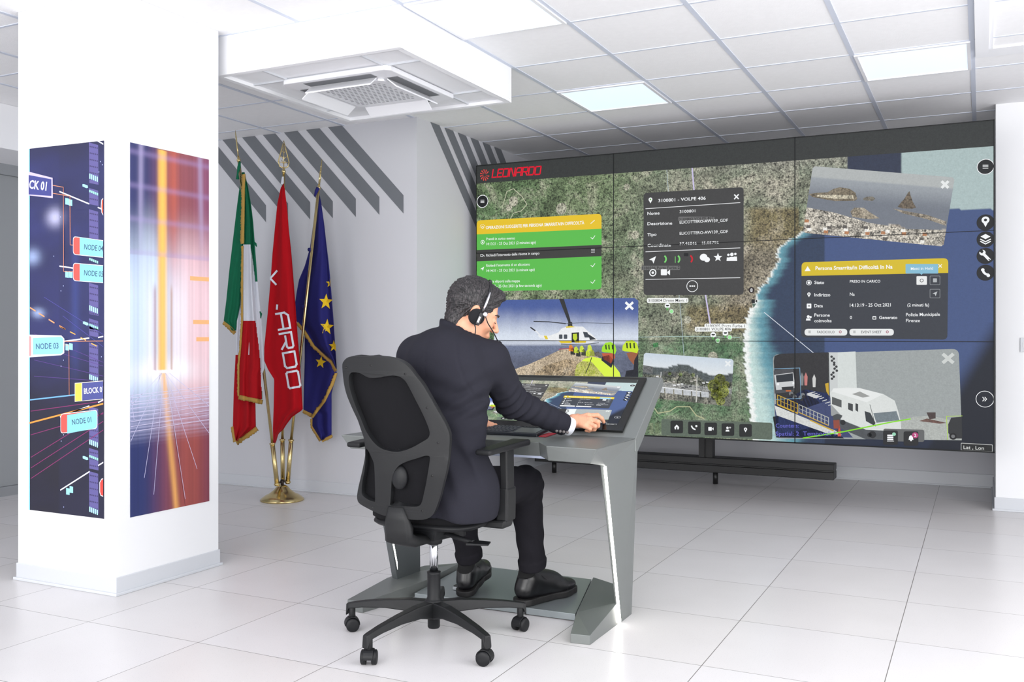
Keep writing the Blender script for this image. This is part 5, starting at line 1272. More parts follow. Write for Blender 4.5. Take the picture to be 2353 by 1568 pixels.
# joints
Hc = np.array(atD(1086, 723, 3.73)); yaw, pit, rol = math.radians(41), math.radians(23), math.radians(0)
hf = np.array([math.cos(yaw)*math.cos(pit), math.sin(yaw)*math.cos(pit), -math.sin(pit)]); hr = np.array([hf[1], -hf[0], 0]); hr /= np.linalg.norm(hr); hu = np.cross(hr, hf)
HR = np.stack([hr, hf, hu]).astype(np.float32)      # rows: right, forward, up
def hl(P): return (P-Hc.astype(np.float32))@HR.T
def hw(x, y, z): return Vector(Hc+x*hr+y*hf+z*hu)
neck = (-1.785, 3.215, 1.13)
SR, SL = (-1.69, 3.245, 1.080), (-1.985, 3.19, 1.092)
ER, WR = tuple(atD(1176, 924, 3.80)), tuple(atD(1299, 977, 3.93))
EL, WL = (-2.09, 3.36, .85), (-1.97, 3.62, .80)
HPR, HPL = (-1.79, 3.16, .595), (-1.96, 3.16, .595)
KR, KL = (-1.70, 3.575, .56), (-2.03, 3.56, .565)
AR, AL = (-1.708, 3.672, .192), (-2.025, 3.695, .19)
scn = un; scp = inc(cxd, .1, .0124)
def scr(px, py, h_):
    d = ray(px, py); o = Vector((0, 0, CAMH)); t = (scp+scn*h_-o).dot(scn)/d.dot(scn); return tuple(o+d*t)

def face_f(P):
    Q = hl(P); X = np.abs(Q[..., 0]); M = np.stack([X, Q[..., 1], Q[..., 2]], -1)
    d = ell(Q, (0, -.012, .050), (.073, .094, .080))
    d = smin(d, ell(Q, (0, .028, -.012), (.060, .062, .085)), .03)
    d = smin(d, cone(Q, (0, .03, -.072), (0, .068, -.099), .040, .020), .022)
    d = smin(d, cone(M, (.050, -.002, -.048), (.020, .064, -.098), .017, .016), .02)
    d = smin(d, ell(M, (.036, .060, -.020), (.026, .024, .024)), .016)
    d = smin(d, cone(M, (.0, .082, .030), (.036, .070, .030), .012, .012), .012)
    d = smax(d, -ell(M, (.031, .100, .008), (.016, .016, .011)), .010)
    d = smin(d, ell(M, (.031, .077, .005), (.0135, .0135, .0125)), .004)
    d = smin(d, cone(Q, (0, .086, .018), (0, .113, -.022), .0075, .0105), .010)
    d = smin(d, ell(M, (.011, .100, -.027), (.0085, .011, .008)), .006)
    d = smax(d, -ell(M, (.0065, .108, -.0355), (.0042, .006, .004)), .003)
    d = smin(d, ell(Q, (0, .083, -.056), (.024, .012, .014)), .012)
    d = smin(d, cone(M, (0, .0935, -.0565), (.018, .084, -.060), .0052, .0035), .004)
    d = smin(d, cone(M, (0, .091, -.0695), (.015, .083, -.067), .0062, .004), .004)
    d = smax(d, -cone(M, (0, .100, -.0632), (.020, .088, -.0632), .0022, .0015), .003)
    e = ell(M, (.079, -.010, .000), (.010, .019, .034)); e = smax(e, -ell(M, (.089, -.006, .003), (.009, .011, .020)), .004)
    e = smin(e, ell(M, (.074, -.003, -.018), (.008, .010, .014)), .008)
    d = smin(d, e, .006)
    nk = cone(P, tuple(hw(0, -.035, -.03)), (neck[0], neck[1]-.01, neck[2]-.02), .056, .060)
    d = smin(d, nk, .03)
    # tendon of the turned neck
    d = smin(d, cone(P, tuple(hw(.058, -.03, -.05)), (neck[0]+.03, neck[1]+.055, neck[2]+.0), .012, .010), .02)
    return d
def core_f(P):
    d = ell(P, (-1.84, 3.18, .98), (.14, .085, .17)); d = smin(d, cone(P, (-1.84, 3.17, .9), (-1.87, 3.17, .62), .10, .11, ((0, 1, 0), .75)), .05)
    for a, b, r0, r1 in ((SR, ER, .045, .040), (ER, WR, .038, .026), (SL, EL, .045, .04), (EL, WL, .038, .026), (HPR, KR, .06, .05), (KR, tuple(np.array(KR)*.25+np.array(AR)*.75), .048, .034), (HPL, KL, .06, .05), (KL, tuple(np.array(KL)*.25+np.array(AL)*.75), .048, .034)): d = smin(d, cone(P, a, b, r0, r1), .03)
    d = smin(d, cone(P, (neck[0], neck[1]-.01, neck[2]), (-1.83, 3.18, 1.03), .05, .08), .04)
    return d
HW = scr(1318, 968, .058)
fing = [  # knuckle, middle joint, end joint, tip with radii
    (scr(1351, 956, .055), scr(1373, 955, .050), scr(1382.5, 962, .028), scr(1387, 970, .0075), .0100),
    (scr(1355, 964, .058), scr(1374, 970, .052), scr(1374, 979, .034), scr(1367, 984, .022), .0102),
    (scr(1351, 972, .058), scr(1367, 980, .048), scr(1366, 987, .030), scr(1358, 989, .022), .0096),
    (scr(1343, 979, .055), scr(1356, 986, .044), scr(1354, 990, .030), scr(1347, 990, .024), .0086)]
def hand_f(P):
    d = cone(P, WR, HW, .026, .025)
    for k, (a, b, c, e, r) in enumerate(fing):
        d = smin(d, cone(P, HW, a, .021, r+.0035), .014)
        f = smin(cone(P, a, b, r+.001, r), cone(P, b, c, r, r*.9), .003); f = smin(f, cone(P, c, e, r*.9, r*.78), .003)
        d = smin(d, f, .004)
    t0, t1, t2 = scr(1327, 958, .035), scr(1349, 962, .024), scr(1366, 968, .020)
    f = smin(cone(P, t0, t1, .014, .011), cone(P, t1, t2, .0105, .009), .004); d = smin(d, f, .008)
    return d-.0006*wob(P, 420, 3)
HL = (-1.96, 3.69, .79)
def handl_f(P):
    d = cone(P, WL, HL, .026, .027)
    for k in range(4):
        a = (HL[0]-.03+.02*k, HL[1]+.035, HL[2]-.005); b = (a[0]+.002, a[1]+.035-abs(k-1.5)*.004, a[2]-.004); c = (b[0], b[1]+.028, b[2]-.016)
        d = smin(d, cone(P, HL, a, .02, .012), .012); d = smin(d, smin(cone(P, a, b, .0095, .009), cone(P, b, c, .009, .0075), .003), .004)
    return smin(d, cone(P, (HL[0]+.02, HL[1]-.02, HL[2]), (HL[0]+.055, HL[1]+.03, HL[2]-.018), .013, .009), .008)
def bb(pts, m): a = np.array(pts); return tuple(a.min(0)-m), tuple(a.max(0)+m)
hb = bb([WR, HW]+[q for f in fing for q in f[:4]], .04)
hbl = bb([WL, HL, (HL[0], HL[1]+.09, HL[2])], .06)
def skin_clip(P): return core_f(P)
b_lo, b_hi = tuple(Hc-[.17, .17, .22]), tuple(Hc+[.17, .17, .15])
body = sdf_mesh([(face_f, b_lo, b_hi, .0026), (skin_clip, (-2.2, 3.0, .08), (-1.4, 3.95, 1.16), .012), (hand_f, hb[0], hb[1], .0018), (handl_f, hbl[0], hbl[1], .004)], 'body', M_skin, man)
# hair
def hair_f(P):
    Q = hl(P); X = np.abs(Q[..., 0]); M = np.stack([X, Q[..., 1], Q[..., 2]], -1); y, z = Q[..., 1], Q[..., 2]
    d = ell(Q, (0, -.018, .052), (.083, .106, .096))
    d = smin(d, ell(Q, (0, .062, .104), (.046, .036, .026)), .03)
    # locks running forward and down
    d = smin(d, cone(M, (.020, -.060, .02), (.022, -.050, -.088), .046, .040), .02)
    ph = np.arctan2(z-.03, y+.02)
    w1 = np.sin(ph*34+X*110+3*np.sin(ph*7))*.0022+np.sin(ph*61+X*170+Q[..., 0]*90)*.0013
    d = d+w1*.75-.0007*wob(Q, 160, 5)
    front = (y-.034)*.84-(z+.002)*.54
    front = front+.004*np.sin(z*160)
    low = (-.028+(y-.03)*.34-z)*.9
    low = np.where(y < -.016, (np.interp(y, [-.09, -.05, -.016], [-.108, -.092, -.048])-z)*.9, low)
    d = smax(d, front, .008); d = smax(d, low, .010)
    d = smax(d, -ell(M, (.092, -.006, -.006), (.022, .024, .036)), .006)
    # inner surface follows the skull
    return d
hair = sdf_mesh([(hair_f, tuple(Hc-[.17, .17, .14]), tuple(Hc+[.17, .17, .19]), .0024)], 'hair', None or mat('dark greying hair', rgb(44, 42, 48), .55), man, 0)
hm = bpy.data.materials['dark greying hair']; nt = hm.node_tree; tcn = nt.nodes.new('ShaderNodeTexCoord'); mpn = nt.nodes.new('ShaderNodeMapping'); mpn.inputs['Scale'].default_value = (260, 260, 60)
mpn.inputs['Rotation'].default_value = (.3, .5, 0)
nn = nt.nodes.new('ShaderNodeTexNoise'); nn.inputs['Scale'].default_value = 1; nn.inputs['Detail'].default_value = 3
cr = nt.nodes.new('ShaderNodeValToRGB'); cr.color_ramp.elements[0].position = .45; cr.color_ramp.elements[0].color = rgb(10, 10, 14); cr.color_ramp.elements[1].position = .80; cr.color_ramp.elements[1].color = rgb(84, 78, 80)
nt.links.new(tcn.outputs['Object'], mpn.inputs[0]); nt.links.new(mpn.outputs[0], nn.inputs['Vector']); nt.links.new(nn.outputs[0], cr.inputs[0]); nt.links.new(cr.outputs[0], nt.nodes['Principled BSDF'].inputs['Base Color'])
bn = nt.nodes.new('ShaderNodeBump'); bn.inputs['Strength'].default_value = .6; bn.inputs['Distance'].default_value = .003; nt.links.new(nn.outputs[0], bn.inputs['Height']); nt.links.new(bn.outputs[0], nt.nodes['Principled BSDF'].inputs['Normal'])
M_brow = mat('dark brow hair', rgb(46, 38, 38), .9)
for sx in (-1, 1):
    MB().ring([hw(sx*.014, .096, .027), hw(sx*.026, .094, .032), hw(sx*.040, .083, .031), hw(sx*.048, .074, .026)], [.002, .0036, .003, .0014], 8).build('eyebrow', M_brow, man)
    MB().ring([hw(sx*.020, .0895, .0015), hw(sx*.031, .0915, .0000), hw(sx*.042, .0845, .0012)], [.0008, .0018, .0008], 8).build('eyelash', M_brow, man)
# jacket
def fold(P, c, ax_, amp, wl, rad):
    Q = P-A(*c); n = A(*ax_); n = n/np.linalg.norm(n); t = Q@n; r2 = (Q*Q).sum(-1)
    return amp*np.sin(t*6.283/wl)*np.exp(-r2/(rad*rad))
def jacket_f(P):
    d = ell(P, (-1.842, 3.175, .99), (.180, .125, .19))
    d = smin(d, ell(P, (-1.835, 3.135, 1.055), (.165, .100, .135)), .06)
    d = smin(d, ell(P, (-1.855, 3.17, 1.115), (.15, .07, .085)), .05)
    d = smin(d, cone(P, SR, SL, .070, .072), .05)
    d = smin(d, cone(P, neck, (SR[0]-.02, SR[1]-.01, SR[2]+.0), .056, .070), .04); d = smin(d, cone(P, neck, (SL[0]+.02, SL[1], SL[2]), .056, .070), .04)
    d = smin(d, ell(P, (-1.842, 3.155, .80), (.172, .120, .18)), .07)
    sk = ell(P, (-1.850, 3.155, .60), (.200, .165, .19)); sk = smin(sk, ell(P, (-1.72, 3.15, .56), (.095, .15, .15)), .05)
    sk = smax(sk, (.492-.10*(P[..., 0]+1.72))-P[..., 2], .012)
    d = smin(d, sk, .06)
    # right sleeve, cut flat at the wrist
    s = smin(cone(P, SR, ER, .074, .060), cone(P, ER, WR, .059, .047), .02)
    wd = np.array(WR)-np.array(ER); wd = wd/np.linalg.norm(wd)
    sl = smax(cone(P, ER, tuple(np.array(WR)+wd*.05), .060, .044), half(P, WR, tuple(wd)), .004)
    s2 = smax(s, half(P, WR, tuple(wd)), .004); s = np.minimum(s2, sl)
    d = smin(d, s, .022)
    wl_ = np.array(WL)-np.array(EL); wl_ = wl_/np.linalg.norm(wl_)
    s = smin(cone(P, SL, EL, .072, .058), cone(P, EL, WL, .056, .046), .02); s = smax(s, half(P, WL, tuple(wl_)), .004)
    d = smin(d, s, .03)
    # creases: elbow, armpit, waist
    e = A(*ER); ad = np.array(ER)-np.array(SR)
    d = d+fold(P, ER, tuple(ad+wd*.1), .013, .040, .085)+fold(P, tuple(np.array(ER)*.45+np.array(WR)*.55), (wd[0], wd[1], -.6), .004, .050, .09)
    d = d+fold(P, (-1.73, 3.14, .93), (.5, .2, -1), .0085, .055, .10)+fold(P, (-1.82, 3.05, .90), (.35, 0, 1), .004, .075, .14)+fold(P, (-1.72, 3.1, .68), (.8, .1, .45), .009, .075, .12)
    d = d+fold(P, tuple(np.array(SR)*.6+np.array(ER)*.4), tuple(np.cross(ad, [0, .2, 1])), .003, .06, .1)
    d = d-.0028*wob(P, 17, 11)
    # seams: centre back and round the right sleeve
    cb = np.abs(P[..., 0]+1.845+.10*(P[..., 2]-1.0)); d = d+.0022*np.exp(-(cb/.0035)**2)*(P[..., 1] < 3.1)
    sp_ = np.abs((P-A(SR[0]-.035, SR[1], SR[2]))@A(.93, .0, .30)); d = d+.0025*np.exp(-(sp_/.0035)**2)*(P[..., 2] > .93)*(P[..., 0] > -1.78)
    # collar: raised band standing off the neck
    nc = cone(P, (neck[0]-.012, neck[1]-.02, 1.10), tuple(hw(0, -.045, -.060)), .083, .0665)
    top = half(P, (neck[0]-.02, neck[1]-.04, 1.222), (.42, .34, 1))
    co = smax(nc, top, .006); d = smin(d, co, .016)
    d = smax(d, -smax(cone(P, (neck[0], neck[1]-.01, neck[2]+.0), tuple(hw(0, -.035, -.03)), .0615, .0575), -(P[..., 2]-1.13), .01), .004)
    return d
jacket = sdf_mesh([(jacket_f, (-2.22, 2.96, .46), (-1.44, 3.72, 1.27), .0058)], 'suit_jacket', M_suit, man)
d3 = (Vector(WR)-Vector(ER)).normalized()
cu = Vector(WR)
M_btn = mat('grey sleeve button', rgb(96, 92, 92), .35)
for i in range(4):
    c = atD(1279+i*8.2, 990.5+i*1.2, 3.875)
    MB().ball(c, .0068, 14, sc=(1, 1, 1)).build('sleeve_button', M_btn, jacket)
# shirt: cuff and collar band
sh = MB(); s0, s1 = cu-d3*.03, cu+d3*.026
sh.ring([s0, s1, s1+d3*.0015, s1-d3*.004, s1-d3*.02], [.0405, .0385, .0355, .034, .034], 32, cap=False)
so = sh.build('shirt', M_shirt, man)
# trousers
def trou_f(P):
    d = ell(P, (-1.865, 3.17, .60), (.175, .15, .085))
    for H_, K_, A_, sg in ((HPR, KR, AR, 1), (HPL, KL, AL, 0)):
        l = smin(cone(P, H_, K_, .090, .074), cone(P, K_, A_, .070, .053), .03)
        ax_ = np.array(A_)-np.array(K_); ax_ = ax_/np.linalg.norm(ax_); cut = np.array(A_)+ax_*.0
        l = smax(l, half(P, tuple(cut), tuple(ax_)), .003)
        tu = smax(cone(P, K_, A_, .076, .0585), np.abs(half(P, tuple(cut-ax_*.022), tuple(ax_)))-.021, .003)
        l = np.minimum(l, tu)
        l = l+fold(P, K_, (.3, .6, -1), .005, .045, .09)+fold(P, tuple(np.array(K_)*.3+np.array(A_)*.7), (.5, .2, 1), .003, .09, .13)
        d = smin(d, l, .03)
    d = smax(d, .500-P[..., 2]-.4*np.maximum(P[..., 1]-3.40, 0)*10, .01)
    return d-.002*wob(P, 22, 4)
trousers = sdf_mesh([(trou_f, (-2.16, 2.98, .09), (-1.58, 3.74, .72), .0062)], 'trousers', M_trou, man)
# socks and shoes
def shoe(heel, toe, z0, pitch, name):
    hx, hy = heel; dx, dy = toe[0]-hx, toe[1]-hy; Ln = math.hypot(dx, dy); ax_ = np.array([dx/Ln, dy/Ln, math.tan(pitch)]); ax_ /= np.linalg.norm(ax_)
    bx_ = np.array([-ax_[1], ax_[0], 0]); bx_ /= np.linalg.norm(bx_); cx3 = np.cross(ax_, bx_); O3 = np.array([hx, hy, z0]); R3 = np.stack([ax_, bx_, cx3]).astype(np.float32)
    k = Ln/.305
    loc = lambda P: ((P-O3.astype(np.float32))@R3.T)/k
    W3 = lambda a, b, c: Vector(O3+(ax_*a+bx_*b+cx3*c)*k)
    def up(P):
        Q = loc(P); d = cone(Q, (.040, 0, .055), (.052, 0, .085), .036, .037)
        d = smin(d, ell(Q, (.125, 0, .052), (.10, .037, .052)), .03)
        d = smin(d, cone(Q, (.075, 0, .096), (.185, 0, .052), .030, .031), .03)
        d = smin(d, ell(Q, (.225, .002, .034), (.078, .044, .027)), .03)
        d = smax(d, .018-Q[..., 2], .004)
        op = cone(Q, (.050, 0, .10), (.046, 0, .16), .030, .034); d = smax(d, -op, .003)
        d = smax(d, (Q[..., 2]-.116)-.15*(Q[..., 0]-.05), .004)
        d = d+.0012*np.exp(-((Q[..., 0]-.232+.03*np.abs(Q[..., 1])*10*.3)/.003)**2)
        return d*k
    def so_(P):
        Q = loc(P); q2 = Q[..., :2]
        def c2d(a, b, ra, rb):
            a = A(*a); b = A(*b); ba = b-a; t = np.clip(((q2-a)@ba)/float(ba@ba), 0, 1); return np.linalg.norm(q2-a-t[..., None]*ba, axis=-1)-(ra+(rb-ra)*t)
        d = smin(c2d((.040, 0), (.13, 0), .041, .036), c2d((.13, 0), (.215, .002), .036, .049), .02); d = smin(d, c2d((.215, .002), (.272, 0), .049, .034), .02)
        h0 = np.abs(Q[..., 2]-.013)-.012; arch = (Q[..., 0] > .095)*(Q[..., 0] < .17)
        d = smax(d, h0, .003)
        heelcut = smax(smax(.090-Q[..., 0], -( -Q[..., 0]+.170), .001)*0-1, Q[..., 2]-.010, .001)
        return d*k
    pts = [W3(a, b, c) for a in (-.02, .33) for b in (-.07, .07) for c in (-.01, .14)]
    lo, hi = bb([tuple(p) for p in pts], .005)
    s = sdf_mesh([(up, lo, hi, .0032)], name, M_leather, man)
    sdf_mesh([(so_, lo, hi, .0032)], 'sole', M_sole, s)
    lm = MB()
    for i in range(5):
        a = .098+i*.018; zt = .131-i*.0128
        lm.ring([W3(a, -.022, zt-.012), W3(a+.004, 0, zt+.004), W3(a, .022, zt-.012)], .0016, 6)
    lm.ring([W3(.10, 0, .116), W3(.085, -.03, .108), W3(.11, -.042, .085)], .0014, 6); lm.ring([W3(.10, 0, .116), W3(.09, .03, .108), W3(.115, .04, .088)], .0014, 6)
    lm.build('shoelace', mat('black lace', rgb(24, 24, 28), .7), s)
    return W3
Wr_ = shoe((-1.762, 3.625), (-1.640, 3.965), .033, 0, 'shoe'); Wl_ = shoe((-2.030, 3.64), (-2.085, 3.965), .033, math.radians(9), 'shoe')
for W3, A_ in ((Wr_, AR), (Wl_, AL)):
    MB().ring([W3(.048, 0, .045), W3(.048, 0, .10), Vector(A_)+Vector((0, 0, .08))], [.033, .036, .042], 18).build('sock', M_sock, man)

# headset: a thing of its own resting on the head
M_hs = mat('headset black', rgb(18, 19, 24), .45); M_foam = mat('foam', rgb(14, 15, 20), .95, bump=.5, bscale=900); M_sil = mat('brushed silver', rgb(205, 205, 210), .25, metal=.8)
hs = empty('headset', tuple(hw(0, 0, .14)), 'black and silver headset with a microphone boom, worn by the seated person', 'headset')
arc = []
for i in range(25):
    t = math.radians(-8+196*i/24); arc.append(hw(.096*math.cos(t), .012+.0*math.sin(t), -.008+.160*math.sin(t) if math.sin(t) > 0 else -.008+.05*math.sin(t)))
MB().ring(arc, [.0042]*25, 8, sq=.5, up=tuple(hf)).build('headband', M_hs, hs)
MB().ring([hw(.0975, .013, .02), hw(.100, .013, .045), hw(.098, .013, .07), hw(.092, .013, .095)], [.0036, .0052, .0048, .003], 8, sq=.6).build('headband_slider', M_sil, hs)
for sx in (1, -1):
    MB().lathe(hw(sx*.088, .000, -.012), [(.0, .014), (.018, .0145), (.029, .011), (.032, .004), (.031, -.004), (.026, -.010), (0, -.012)], 28, axis=tuple(hr*sx)).build('ear_pad', M_foam, hs)
MB().obox(hw(.103, .011, -.016), Vector(hr)*.0045, Vector(hf)*.0085, Vector(hu)*.026).build('earpiece_housing', M_hs, hs, .004)
MB().obox(hw(.1078, .009, -.020), Vector(hr)*.0006, Vector(hf)*.0035, Vector(hu)*.012).build('earpiece_badge', M_sil, hs, .0005)
MB().lathe(hw(.103, .024, .008), [(.0085, 0), (.0092, .006), (.008, .009), (0, .0095)], 20, axis=tuple(hr)).build('boom_pivot', M_sil, hs)
mic = atD(1147, 791, 3.70)
boom = [hw(.106, .026, .004), atD(1121, 743, 3.66), atD(1134, 764, 3.68), mic]
MB().ring(boom, [.0022]*4, 8).build('microphone_boom', M_hs, hs)
MB().ball(mic, .0118, 18).build('microphone', M_foam, hs)
MB().ring([hw(.100, .000, -.040), atD(1093, 755, 3.63), atD(1091, 776, 3.63), atD(1093, 790, 3.66)], [.0028, .0022, .0022, .0022], 8).build('cable', M_hs, hs)
# ================================================================== FLAGS AND THEIR STAND
M_brass = mat('polished brass', rgb(206, 186, 134), .22, metal=1)
M_brassd = mat('dark bracket metal', rgb(52, 44, 40), .4, metal=.6)
M_gold = mat('gold fringe', rgb(176, 140, 66), .8, noise=.25, nscale=300, bump=.6, bscale=400)
def cloth(n, c): return mat(n, c, .82, noise=.05, nscale=300, bump=.25, bscale=700, spec=.2)
M_gn = cloth('green flag cloth', rgb(16, 100, 70)); M_wh = cloth('white flag cloth', rgb(212, 216, 226)); M_rd = cloth('red flag cloth', rgb(168, 12, 24))
M_rd2 = cloth('bright red flag cloth', rgb(164, 0, 16)); M_bl = cloth('deep blue flag cloth', rgb(36, 36, 102)); M_yl = cloth('yellow star print', rgb(222, 186, 40))
SX0, SYM = -4.49, 5.40
st = empty('flag_stand', (SX0, SYM, 0), 'polished brass stand with round foot and three sockets holding the flags', 'flag stand')
MB().lathe((SX0, SYM, 0), [(.0, .0), (.150, .0), (.155, .006), (.150, .014), (.135, .026), (.115, .040), (.095, .048), (.06, .075), (.040, .100), (.020, .112), (.0, .114)], 48).build('stand_foot', M_brass, st)
MB().cyl((SX0, SYM, .108), (SX0, SYM, .15), .012, n=14).build('stand_stem', M_brassd, st)
defs = [  # socket bottom px, socket top px, pole end px, distance of bottom, of top
    ((637, 1117), (626, 1020), (549, 372), 5.33, 5.28),
    ((650, 1109), (649, 1011), (652, 398), 5.47, 5.47),
    ((661, 1112), (669, 1012), (732, 436), 5.43, 5.46)]
fl = []
for i, (a, b, e, Y0, Y1) in enumerate(defs):
    p0 = onY(*a, Y0); Yt = Y0+(Y1-Y0)*.15; p1 = onY(*b, Yt); p2_ = onY(*e, Y1); d = (p1-p0).normalized()
    m = MB(); m.cyl(p0, p1, .016, n=18); m.lathe(p1, [(.016, -.01), (.021, -.004), (.021, .004), (.016, .006)], 18, axis=tuple(d)); m.lathe(p0, [(.016, .004), (.021, .008), (.021, .016), (.016, .02)], 18, axis=tuple(d))
    m.build('pole_socket', M_brass, st)
    MB().cyl((SX0, SYM, .145), p0+d*.005, .007, n=8).build('socket_arm', M_brassd, st)
    fl.append((p1, p2_, Yt))
def crossing(L, y):
    for (a, b) in zip(L[:-1], L[1:]):
        if a[1] <= y <= b[1]: return a[0]+(b[0]-a[0])*(y-a[1])/max(1e-6, b[1]-a[1])
    return L[0][0] if y < L[0][1] else L[-1][0]
def inside(p, poly):
    c = False
    for i in range(len(poly)):
        (x1, y1), (x2, y2) = poly[i-1], poly[i]
        if (y1 > p[1]) != (y2 > p[1]) and p[0] < (x2-x1)*(p[1]-y1)/(y2-y1)+x1: c = not c
    return c
class Drape:
    def __init__(s, L, R, Y0, nf, amp, ph=0, back=.06, Y1=None):
        s.L, s.R, s.Y0, s.nf, s.amp, s.ph, s.back = L, R, Y0, nf, amp, ph, back
        s.Y1 = Y0 if Y1 is None else Y1; s.y0 = max(L[0][1], R[0][1]); s.y1 = min(L[-1][1], R[-1][1])
    def dy(s, u, t):
        a = s.amp*min(1, .25+t*1.6)
        return -a*(math.sin(u*s.nf*6.283+s.ph+.9*math.sin(t*3.2+s.ph))*.8+.35*math.sin(u*s.nf*11+t*4))-s.back*.5*math.sin(math.pi*u)*min(1, t*3)
    def at(s, px, py, lift=0):
        l, r = crossing(s.L, py), crossing(s.R, py); u = min(1, max(0, (px-l)/max(1e-3, r-l))); t = (py-s.y0)/(s.y1-s.y0)
        return onY(px, py, s.Y0+(s.Y1-s.Y0)*t+s.dy(u, t)-lift)
    def build(s, name, mats, regions, parent, nu=44, nv=110):
        vs = []; fs = []; mi = []; rows = []
        for j in range(nv+1):
            py = s.y0+(s.y1-s.y0)*j/nv; l, r = crossing(s.L, py), crossing(s.R, py); t = j/nv
            row = []
            for i in range(nu+1): row.append(len(vs)); vs.append(onY(l+(r-l)*i/nu, py, s.Y0+(s.Y1-s.Y0)*t+s.dy(i/nu, t)))
            for i in range(nu-1, 0, -1):
                u = i/nu; row.append(len(vs)); vs.append(onY(l+(r-l)*u, py, s.Y0+(s.Y1-s.Y0)*t+s.back*(1-(2*u-1)**2)*min(1, .15+t*2)*(.7+.3*math.sin(u*9))+.004))
            rows.append(row)
        n = len(rows[0])
        for j in range(nv):
            for i in range(n):
                q = (rows[j][i], rows[j+1][i], rows[j+1][(i+1) % n], rows[j][(i+1) % n]); fs.append(q)
                c = proj(sum((Vector(vs[k]) for k in q), Vector())/4); m = 0
                for k, (pl, mm) in enumerate(regions):
                    if inside(c, pl): m = mm
                mi.append(m)
        fs += [tuple(rows[0]), tuple(reversed(rows[-1]))]; mi += [0, mi[-1]]
        b = MB(); b.v = [tuple(v) for v in vs]; b.f = fs; b.m = mi; b.sm = [True]*len(fs)
        return b.build(name, mats, parent)
def fringe(dr, pts, wd, parent, side=1, lift=.004, Y=None):
    """gold trim: a ribbon with a ragged outer edge following pts"""
    P = []
    for (a, b) in zip(pts[:-1], pts[1:]):
        n = max(1, int(math.hypot(b[0]-a[0], b[1]-a[1])/2.2))
        for k in range(n): P.append((a[0]+(b[0]-a[0])*k/n, a[1]+(b[1]-a[1])*k/n, b[0]-a[0], b[1]-a[1]))
    P.append(pts[-1]+(pts[-1][0]-pts[-2][0], pts[-1][1]-pts[-2][1]))
    vs = []; fs = []
    for i, (x, y, dx, dy) in enumerate(P):
        l = math.hypot(dx, dy); nx, ny = -dy/l*side, dx/l*side; w_ = wd*(.75+.4*random.random())
        for q, lf in ((-.15, lift), (.5, lift+.006), (1, lift)):
            X, Y_ = x+nx*w_*q, y+ny*w_*q+(1.2*q)
            vs.append(dr.at(X, Y_, lf) if Y is None else onY(X, Y_, Y-lf))
    m = len(vs); vs += [(v[0], v[1]+.006, v[2]) for v in vs]
    for i in range(len(P)-1):
        for k in (0, 1):
            a = 3*i+k; fs += [(a, a+1, a+4, a+3), (m+a, m+a+3, m+a+4, m+a+1)]
        fs += [(3*i, 3*i+3, m+3*i+3, m+3*i), (3*i+2, m+3*i+2, m+3*i+5, 3*i+5)]
    return MB().add(vs, fs, 0, True).build('gold_fringe', M_gold, parent)
def pole(i, parent):
    p1, p2_, Yt = fl[i]; MB().cyl(p1-(p2_-p1).normalized()*.02, p2_, .0105, n=16).build('pole', M_brass, parent)
    return p2_, (p2_-p1).normalized()
def finial(p, d, side, parent, H=.20):
    """pierced spearhead; side is the half-width direction"""
    side = Vector(side).normalized(); m = MB()
    m.lathe(p, [(.0105, 0), (.014, .008), (.014, .018), (.008, .026), (.008, .04), (0, .045)], 14, axis=tuple(d))
    b = p+d*.035; w_ = .038
    out = [b, b+side*w_*.75+d*.012, b+side*w_+d*.045, b+side*w_*.72+d*.09, b+side*w_*.35+d*.14, b+d*H]
    for sg in (1, -1):
        m.ring([q if sg == 1 else q-side*2*((q-b).dot(side)) for q in out], [.0045]*5+[.0015], 8)
    m.ring([b, b+d*(H-.02)], .003, 8)
    for k in range(5):
        a = math.radians(20+35*k); m.ring([b+d*.035, b+d*(.035+.03*math.sin(a))+side*.034*math.cos(a)], .0025, 6)
    m.ring([b+side*w_*.72+d*.09, b+d*.07, b-side*w_*.72+d*.09], .0028, 6); m.ring([b+side*w_*.4+d*.13, b+d*.11, b-side*w_*.4+d*.13], .0024, 6)
    m.build('spearhead', M_brass, parent)
# green, white and red flag
f1 = empty('flag', tuple(fl[0][0]), 'green, white and red vertical striped flag with gold fringe, hanging furled on the left pole', 'flag', 'flags on the brass stand')
p, d = pole(0, f1); finial(p, d, (-.67, .74, 0), f1, .19)
dA = Drape([(556, 396), (549, 440), (545, 470), (536, 545), (527, 620), (520, 690), (514, 738)], [(561, 396), (562, 470), (560, 560), (556, 640), (552, 700), (545, 738)], 5.30, 1.2, .012, 1.0, .05)
dA.L += [(524, 752)]; dA.R += [(541, 768)]; dA.L[-1] = (532, 760); dA.R[-1] = (543, 760); dA.y1 = 760
dA.build('green_fold', [M_gn], [], f1)
dB = Drape([(556, 560), (551, 600), (546, 700), (543, 770), (541, 820), (537, 900), (535, 980), (538, 1000), (541, 1014)], [(580, 560), (588, 640), (590, 760), (589, 860), (587, 925), (588, 982), (575, 992), (560, 1003), (546, 1014)], 5.31, 1.6, .018, 2.0, .05)
dB.build('rear_fold', [M_wh, M_rd], [([(500, 812), (640, 822), (640, 1100), (500, 1100)], 1)], f1)
dC = Drape([(556, 396), (559, 440), (560, 500), (558, 570), (557, 660), (557, 740), (553, 800), (549, 840), (549, 910)], [(562, 396), (570, 430), (577, 470), (582, 512), (587, 580), (592, 650), (597, 700), (601, 735), (605, 790), (608, 847), (602, 862), (603, 922)], 5.275, 1.9, .016, .4, .05)
dC.y1 = 918
